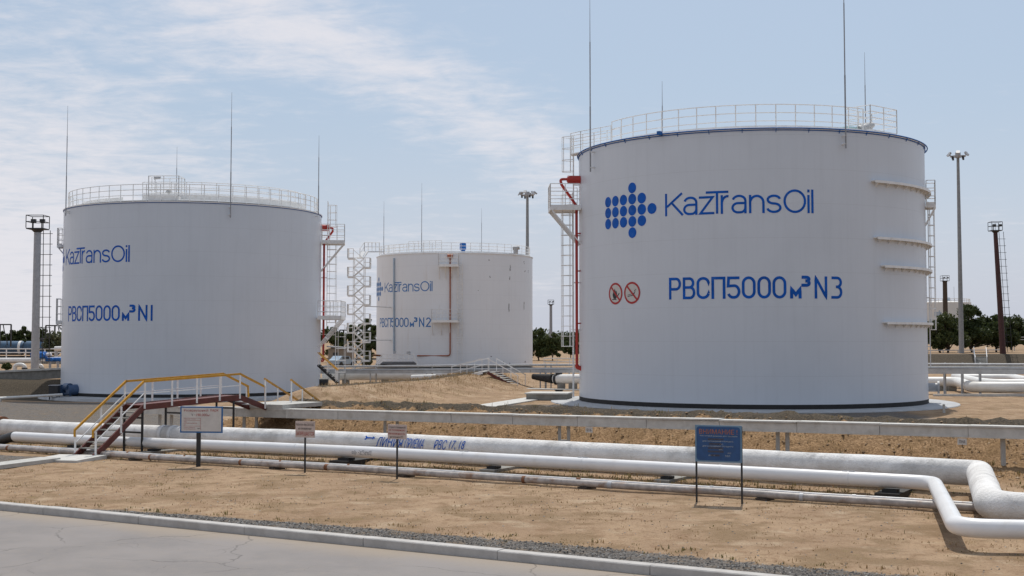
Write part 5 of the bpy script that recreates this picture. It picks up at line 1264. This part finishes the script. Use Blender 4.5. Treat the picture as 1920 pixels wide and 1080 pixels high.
# ------------------------------------------------------------------ stair tower beside the farther tank
def stair_tower():
    Y = 160.0; zb = .0; cxp = 672.5; base = at_Y(cxp, 690, Y); s = Y / FPX; o = thing('stair_tower', 'white zigzag scaffold stair tower beside the farther weathered tank', 'stair tower', (base.x, Y, 0))
    Hh = at_Y(cxp, 484, Y).z; hw = .66; D = 1.4; tr = .038
    fr = MB()
    for x in (-hw, hw):
        for y in (-D / 2, D / 2): fr.bar(V(x, y, -.3), V(x, y, Hh), .075, .075, (1, 0, 0))
    fr.build('frame', 'steel_white', o)
    n = 12; st = Hh / n
    for k in range(n):
        z0, z1 = k * st, (k + 1) * st; d = 1 if k % 2 == 0 else -1; y = -.4 if k % 2 == 0 else .4
        m = MB(); 
        for yy in (y - .28, y + .28): m.bar(V(-hw * d, yy, z0), V(hw * d, yy, z1), .04, .11)
        for q in range(1, 7): t = q / 7; m.box(V(-hw * d + 2 * hw * d * t, y, z0 + st * t), (.22, .55, .03))
        m.build('flight', 'steel_white', o)
        m = MB(); y2 = -D / 2
        m.tube([V(-hw * d, y2, z0 + 1.0), V(hw * d, y2, z1 + 1.0)], tr, 5); m.tube([V(hw * d, y2, z0), V(-hw * d, y2, z1)], tr * .8, 5); m.tube([V(-hw * d, y2, z0), V(hw * d, y2, z1)], tr * .8, 5); m.tube([V(-hw, y2, z1), V(hw, y2, z1)], tr, 5); m.build('cross_brace', 'steel_white', o)
        w = .72; x0, x1 = (hw, hw + w) if d > 0 else (-hw - w, -hw); m = MB(); m.box(V((x0 + x1) / 2, 0, z1 - .06), (w, D, .20)); l = m.build('landing', 'steel_white', o)
        g = MB(); xo = x1 if d > 0 else x0; xi = x0 if d > 0 else x1; line_rail(g, [V(xi, -D / 2, z1), V(xo, -D / 2, z1), V(xo, D / 2, z1)], 1.15, .04, (.5, 1.0), step=.8); g.build('guard_rail', 'steel_white', l)
    T2x = T2['c'][0] - base.x - 10.3
    for z in (at_Y(690, 574, Y).z, at_Y(690, 638, Y).z): m = MB(); m.bar(V(hw, .3, z), V(T2x + 3.2, 8.5, z), .12, .12); m.build('tie_beam', 'steel_white', o)
    m = MB(); a = V(hw * .2, 0, Hh); b = at_Y(684, 472, Y + 1) - V(base.x, Y, 0); c = at_Y(712, 472, Y + 6) - V(base.x, Y, 0)
    for q0, q1 in ((a, b), (b, c)): m.bar(q0, q1, 1.0, .14)
    gg = m.build('bridge', 'steel_white', o); g = MB(); line_rail(g, [a + V(0, -.5, 0), b + V(0, -.5, 0), c + V(0, -.5, 0)], 1.15, .045, (.5, 1.0), step=1.3); g.build('guard_rail', 'steel_white', gg)
stair_tower()

# escape stair and ladder tower at the right foot of the left tank
q = at_z(612, 729, -.2); o = thing('escape_stair', 'short yellow-railed steel stair at the right foot of the left tank', 'stair', (at_Y(599, 725, 104).x, 104, .0)); 
a, b = V(-.1, 0, 1.75), V(1.55, -.6, .35)
for yy in (-.4, .4):
    m = MB(); m.bar(a + V(0, yy, 0), b + V(0, yy, 0), .06, .2); m.build('stringer', 'bitumen', o); m = MB(); m.bar(a + V(0, yy, 1.0), b + V(0, yy, 1.0), .06, .07); m.build('handrail', 'yellow_paint', o)
    for t in (.05, .5, .95): q = a.lerp(b, t) + V(0, yy, 0); m = MB(); m.bar(q, q + V(0, 0, 1.0), .06, .06, (1, 0, 0)); m.build('post', 'steel_white', o)
for k in range(7): t = (k + .5) / 7; m = MB(); m.box(a.lerp(b, t), (.3, .76, .04)); m.build('tread', 'steel_grey', o)

# ------------------------------------------------------------------ far tank, shed, right-hand bank stair, fence
def far_tank():
    a, b = at_Y(1714, 600, 480), at_Y(1818.5, 600, 480); c = (a + b) / 2; R = (b - a).x / 2; z1 = at_Y(1766, 566.5, 480 - R).z
    o = thing('storage_tank', 'hazy far beige oil tank behind the dark trees at right', 'storage tank', (c.x, 480, 0), 'oil storage tanks')
    m = MB(); m.lathe([(R, -1), (R, z1)], 80); m.build('wall', 'far_tank', o); m = MB(); m.lathe([(R + .1, z1 + .001), (R * .5, z1 + .5), (.02, z1 + .8)], 80); m.build('roof', 'far_tank', o)
    m = MB(); arc_rail(m, R - .4, R_(170), R_(370), z1, 1.3, 24, tr=.08, rails=(.5, 1.0)); m.build('roof_railing', 'far_tank', o)
    q = at_Y(1791, 563, 470) - o.location; m = MB(); m.tube([V(q.x, -2, z1), V(q.x, -2, z1 + 1.9)], .8, 10); m.build('roof_vent', 'pale_blue', o)
    for px in (1768, 1787, 1772): q = at_Y(px, 545, 480) - o.location; m = MB(); m.tube([V(q.x, -1, z1), V(q.x, -1, z1 + 6)], .06, 5); m.build('lightning_rod', 'rod_metal', o)
    m = MB(); tk = dict(R=R, H=z1, c=(c.x, 480), z0=0); th, zz = hit(tk, 1760, 589)
    for cc, v in DOTS:
        u = (cc - 2.5) * .52; ring = [pol(R + .03, th + (u + .26 * math.cos(R_(t))) / R, zz - v * .54 + .26 * math.sin(R_(t))) for t in range(0, 360, 45)]; m.add(ring, [tuple(range(8))])
    m.build('logo', 'pale_blue', o)
far_tank()
o = thing('shed', 'small brown shed between the left tank and the stair tower', 'shed', at_Y(640, 684, 188)); m = MB(); m.box((0, 0, 1.1), (3.4, 3, 2.6)); m.build('walls', 'shed_wall', o); m = MB(); m.box((.1, 0, 2.5), (4.0, 3.6, .18), M=Matrix.Rotation(R_(5), 3, 'Y')); m.build('roof', 'shed_roof', o); m = MB(); m.box((-.6, -1.52, .9), (.8, .06, 1.8)); m.build('door', 'tower_dark', o)
o = thing('parked_car', 'small pale car beside the brown shed, mostly hidden', 'car', at_Y(641.5, 672, 180), rz=R_(60)); z = ground(o.location.x, o.location.y); o.location.z = z
m = MB(); m.add([V(x, y, zz) for y in (-.8, .8) for x, zz in ((-2, .3), (2, .3), (2.05, .75), (1.1, .9), (.6, 1.4), (-1.0, 1.45), (-1.7, .95), (-2.05, .85))], [tuple(range(7, -1, -1)), tuple(range(8, 16))] + [(i, (i + 1) % 8, (i + 1) % 8 + 8, i + 8) for i in range(8)]); m.build('body', 'pale_blue', o)
for x in (-1.3, 1.3):
    for y in (-.82, .82): m = MB(); m.tube([V(x, y - .08, .32), V(x, y + .08, .32)], .32, 14, smooth=False); m.build('wheel', 'black_paint', o)
m = MB(); m.box((-.2, 0, 1.17), (1.5, 1.64, .36)); m.build('windows', 'tower_dark', o)
tl, tr = at_Y(1826, 664, 174), at_Y(1849, 664, 174); bl, br = at_Y(1829, 684, 168), at_Y(1851, 683, 168)
handrail_stair('bank_stair', 'concrete steps with white handrails up the far bank at right', tl, tr, bl, br, 8, .95, 'steel_white', 0, 'concrete', mid=True)
rails('pipe_rail', 'white rail fence beyond the far bank at the right edge', [at_Y(1872, 632, 205), at_Y(1990, 632, 205)], (0, -.4), 'galv', 4, 2.2)
rails('pipe_rail', 'low white rail beyond the far bank, behind the tall mast', [at_Y(1740, 657, 186), at_Y(1880, 656, 188)], (0,), 'galv', 5, .9)
rails('pipe_rail', 'pale rail behind the caged ladder left of the nearest tank', [at_Y(1020, 672, 190), at_Y(1092, 672, 190)], (0, -.5), 'pipe_far_white', 3, 1.2)

# ------------------------------------------------------------------ trees and bushes
def tree(name, label, px, pyb, pyt, hw_px, Y, leaf, seed, trunk=True, group=None, n=2600, flat=.8, lean=0, trunks=1):
    rr = random.Random(seed); s = Y / FPX; base = at_Y(px, pyb, Y); base.z = min(base.z, base.z); Hh = at_Y(px, pyt, Y).z - base.z; W = hw_px * s
    o = thing(name, label, 'tree' if trunk else 'bush', base, group)
    z0 = Hh * (.13 if trunk else .02); cl = MB(); lobes = []
    for i in range(44):
        a = rr.uniform(0, 6.283); rad = W * math.sqrt(rr.random()) * .88; t = rr.random(); zmax = Hh * (1 - .45 * (rad / W) ** 2); z = z0 + (zmax - z0) * (.12 + .80 * t)
        lobes.append((V(rad * math.cos(a), rad * math.sin(a) * .8, z), rr.uniform(.11, .34) * W, rr.uniform(.5, 1.5)))
    per = n // len(lobes); ls = .16 + .0016 * Y
    for c, r, dn in lobes:
        for k in range(int(per * dn)):
            d = V(rr.gauss(0, 1), rr.gauss(0, 1), rr.gauss(0, 1)).normalized() * r * (rr.random() ** .4); d.z *= flat; p = c + d
            if p.z < z0 * .8: continue
            q = V(rr.uniform(-1, 1), rr.uniform(-1, 1), rr.uniform(-.4, 1)).normalized(); x = q.cross(V(rr.uniform(-1, 1), rr.uniform(-1, 1), rr.uniform(-1, 1))).normalized(); y = q.cross(x); L = ls * rr.uniform(.6, 1.3); w = L * rr.uniform(.4, .6)
            cl.add([p - x * L * .5, p + y * w * .5, p + x * L * .5, p - y * w * .5], [(0, 1, 2, 3)])
    cl.build('crown', leaf, o)
    for k in range(trunks if trunk else 1):
        tm = MB(); x0 = (k - (trunks - 1) / 2) * W * .25; tr_ = max(.10, W * .055)
        tm.tube([V(x0, 0, -.4), V(x0 * 1.3 + lean, 0, z0 * .7), V(x0 * 1.8 + lean * 1.5, .1, z0 * 1.3), V(x0 * 2.2, .1, Hh * .66)], [tr_, tr_ * .8, tr_ * .6, tr_ * .2], 7)
        for j in range(5): c = lobes[rr.randrange(len(lobes))][0]; tm.tube([V(x0 * 1.4 + lean, 0, z0 * .9), c * .5 + V(x0 * .5, 0, z0 * .5), c], [tr_ * .5, tr_ * .32, tr_ * .1], 5)
        tm.build('trunk' if trunk else 'stems', 'bark', o)
    return o
tree('broadleaf_tree', 'olive green tree between the nearest tank and the tall right mast', 1770, 668, 580, 46, 190, 'leaf_olive', 1, n=8000, trunks=2)
tree('broadleaf_tree', 'tallest dark green tree just right of the tall right mast', 1828, 664, 560, 54, 196, 'leaf_dark', 2, n=12000, lean=-.6)
tree('broadleaf_tree', 'dark tree touching the foot of the leaning dark red tower', 1868, 664, 578, 42, 200, 'leaf_dark', 3, n=8000)
tree('broadleaf_tree', 'lower dark tree right of the leaning dark red tower', 1896, 652, 593, 38, 235, 'leaf_dark', 4, n=6000)
tree('broadleaf_tree', 'dark green tree pressed against the left side of the farther tank', 692, 686, 584, 20, 186, 'leaf_dark', 5, n=4500)
tree('broadleaf_tree', 'dark tree behind the white scaffold stair tower', 668, 684, 598, 28, 200, 'leaf_dark', 6, n=4500)
tree('broadleaf_tree', 'leafy tree between the left tank and the brown shed', 622, 684, 602, 26, 205, 'leaf_olive', 7, n=4000)
tree('leafy_bush', 'dense green bush right of the farther tank, dark side', 1010, 674, 616, 32, 225, 'leaf_olive', 8, False, n=5000)
tree('leafy_bush', 'lighter green bush left of the caged ladder', 1036, 672, 624, 18, 220, 'leaf_olive', 9, False, n=3500)
tree('leafy_bush', 'grey-green bush beside the lamp tower at the left tank edge', 102, 668, 612, 22, 170, 'leaf_grey', 10, False, n=2200)
tree('leafy_bush', 'dark bush just left of the nearest tank behind the red pipe', 1070, 668, 634, 16, 240, 'leaf_dark', 11, False, n=1600)
tree('leafy_bush', 'low grey-green bush at the foot of the farther tank, left', 688, 684, 668, 10, 178, 'leaf_grey', 12, False, n=900)
tree('leafy_bush', 'small green weed bush on the bank at the left edge', 12, 692, 681, 9, 116, 'leaf_olive', 15, False, n=700)
for i, (px, top, hw, lab) in enumerate(((-6, 618, 22, 'dark round tree behind the wagons, at the very left edge'), (24, 621, 18, 'low dark tree behind the wagons, second from the left edge'), (44, 614, 17, 'taller dark tree behind the wagons, left of the lamp tower'), (80, 616, 20, 'dark tree behind the wagons, right of the lamp tower'), (62, 619, 14, 'dark tree behind the lamp tower pole'))):
    tree('broadleaf_tree', lab, px, 662, top - 5, hw, 262, 'leaf_dark', 20 + i, group='trees behind the siding', n=2600)
def distant_wood():
    rr = random.Random(9); m = MB()
    for x0, x1, Y, h in ((-260, -150, 520, 6), (-60, 60, 560, 6.5), (0, 75, 400, 6), (95, 190, 450, 7.5), (180, 300, 520, 7.5), (230, 330, 430, 7)):
        x = x0
        while x < x1:
            w = rr.uniform(3, 7); hh = h * rr.uniform(.6, 1.25)
            for k in range(420):
                p = V(x + rr.gauss(0, w * .5), Y + rr.gauss(0, 2), hh * rr.random() ** .7 * (1 - .2 * rr.random())); a = V(rr.uniform(-1, 1), rr.uniform(-1, 1), rr.uniform(-1, 1)).normalized(); b = a.cross(V(rr.uniform(-1, 1), rr.uniform(-1, 1), 1)).normalized(); L = rr.uniform(.3, .65)
                m.add([p - a * L, p + b * L * .6, p + a * L, p - b * L * .6], [(0, 1, 2, 3)])
            x += w * .8
    o = m.build('distant_wood', 'leaf_dark'); tag(o, 'far dark line of trees along the horizon', 'wood', kind='stuff')
distant_wood()

# ------------------------------------------------------------------ ground cover
def blades(name, label, spots, mat, seed, cat='grass'):
    rr = random.Random(seed); m = MB()
    for x, y, n, h, sp in spots:
        z = ground(x, y)
        for k in range(n):
            a = rr.uniform(0, 6.283); p = V(x + rr.gauss(0, sp), y + rr.gauss(0, sp), z - .01); L = h * rr.uniform(.5, 1.2); le = rr.uniform(.1, .8) * L; w = rr.uniform(.006, .013) * (1 + h)
            t = V(math.cos(a), math.sin(a), 0); s = V(-t.y, t.x, 0) * w; mid = p + t * le * .35 + V(0, 0, L * .6)
            m.add([p - s, p + s, mid + s * .7, mid - s * .7, p + t * le + V(0, 0, L)], [(0, 1, 2, 3), (3, 2, 4)])
    o = m.build(name, mat); tag(o, label, cat, kind='stuff'); return o
rr = random.Random(77)
dry, weed, pebs, clods = [], [], [], []
for i in range(5200):                                         # bank face and crest
    n = rr.uniform(36.2, 46); t = rr.uniform(-40, 8); q = XY(n, t)
    if (n < 42 and rr.random() < .75) or rr.random() < .16: dry.append((q.x, q.y, rr.randint(2, 5), rr.uniform(.05, .16), .06))
    if rr.random() < .06: weed.append((q.x, q.y, rr.randint(4, 8), rr.uniform(.06, .16), .07))
for i in range(3600):                                         # under and between the pipes
    n = rr.uniform(30.4, 36.5) if rr.random() < .5 else rr.uniform(30.8, 33); t = rr.uniform(-44, 4); q = XY(n, t); (weed if rr.random() < .55 else dry).append((q.x, q.y, rr.randint(3, 7), rr.uniform(.04, .13), .07))
for i in range(6500):                                         # sandy verge, in loose patches
    n = rr.uniform(21.2, 31); t = rr.uniform(-44, 8); q = XY(n, t)
    if noise.noise(V(q.x * .35, q.y * .35, 3)) + rr.uniform(-.3, .3) > .05: (weed if rr.random() < .16 else dry).append((q.x, q.y, rr.randint(2, 5), rr.uniform(.02, .06), .09))
for i in range(170):
    t = rr.uniform(-30, 6); n = 21.0 + 1.15 * S((t + 33) / 22) + rr.uniform(-.35, .3); q = XY(n, t); (weed if rr.random() < .5 else dry).append((q.x, q.y, rr.randint(4, 9), rr.uniform(.03, .09), .06))
for i in range(1800):                                         # ridge behind
    k = rr.randrange(3); a, b = RIDGE[k], RIDGE[k + 1]; u = rr.random(); dry.append((a[0] + (b[0] - a[0]) * u + rr.gauss(1, 1.6), a[1] + (b[1] - a[1]) * u + rr.gauss(-.8, 1.6), 3, rr.uniform(.08, .22), .10))
blades('dry_grass', 'short dry tan grass scattered over the banks and sand', dry, 'dry_blade', 1)
blades('green_weeds', 'sparse olive weeds among the pipes and along the kerb', weed, 'weed_blade', 2)
def stones(name, label, items, mat, seed, cat):
    rr = random.Random(seed); m = MB()
    for x, y, s in items:
        z = ground(x, y); c = V(x, y, z + s * .15); vs = [c + V(s * rr.uniform(.5, 1) * a, s * rr.uniform(.5, 1) * b, s * rr.uniform(.3, .7) * d) for a, b, d in ((1, 0, 0), (0, 1, 0), (-1, 0, 0), (0, -1, 0), (.2, .1, 1), (0, 0, -.8))]
        m.add(vs, [(0, 1, 4), (1, 2, 4), (2, 3, 4), (3, 0, 4), (1, 0, 5), (2, 1, 5), (3, 2, 5), (0, 3, 5)])
    o = m.build(name, mat); tag(o, label, cat, kind='stuff')
for i in range(9000):
    t = rr.uniform(-33, 4); w = 1.2 * S((t + 33) / 22); q = XY(20.56 + rr.random() * max(w, .08) * 1.05, t); pebs.append((q.x, q.y, rr.uniform(.012, .034)))
for i in range(1500): q = XY(rr.uniform(21, 31), rr.uniform(-36, 6)); pebs.append((q.x, q.y, rr.uniform(.010, .03)))
for i in range(2600): q = XY(rr.uniform(36.8, 42.3), rr.uniform(-38, 6)); clods.append((q.x, q.y, rr.uniform(.03, .085)))
for i in range(900): q = XY(rr.uniform(30.5, 36.5), rr.uniform(-40, 4)); clods.append((q.x, q.y, rr.uniform(.02, .06)))
stones('gravel', 'loose grey gravel spread behind the kerb', pebs, 'pebble', 3, 'gravel')
stones('soil_clods', 'crumbly brown clods on the face of the front bank', clods, 'clod', 4, 'soil')
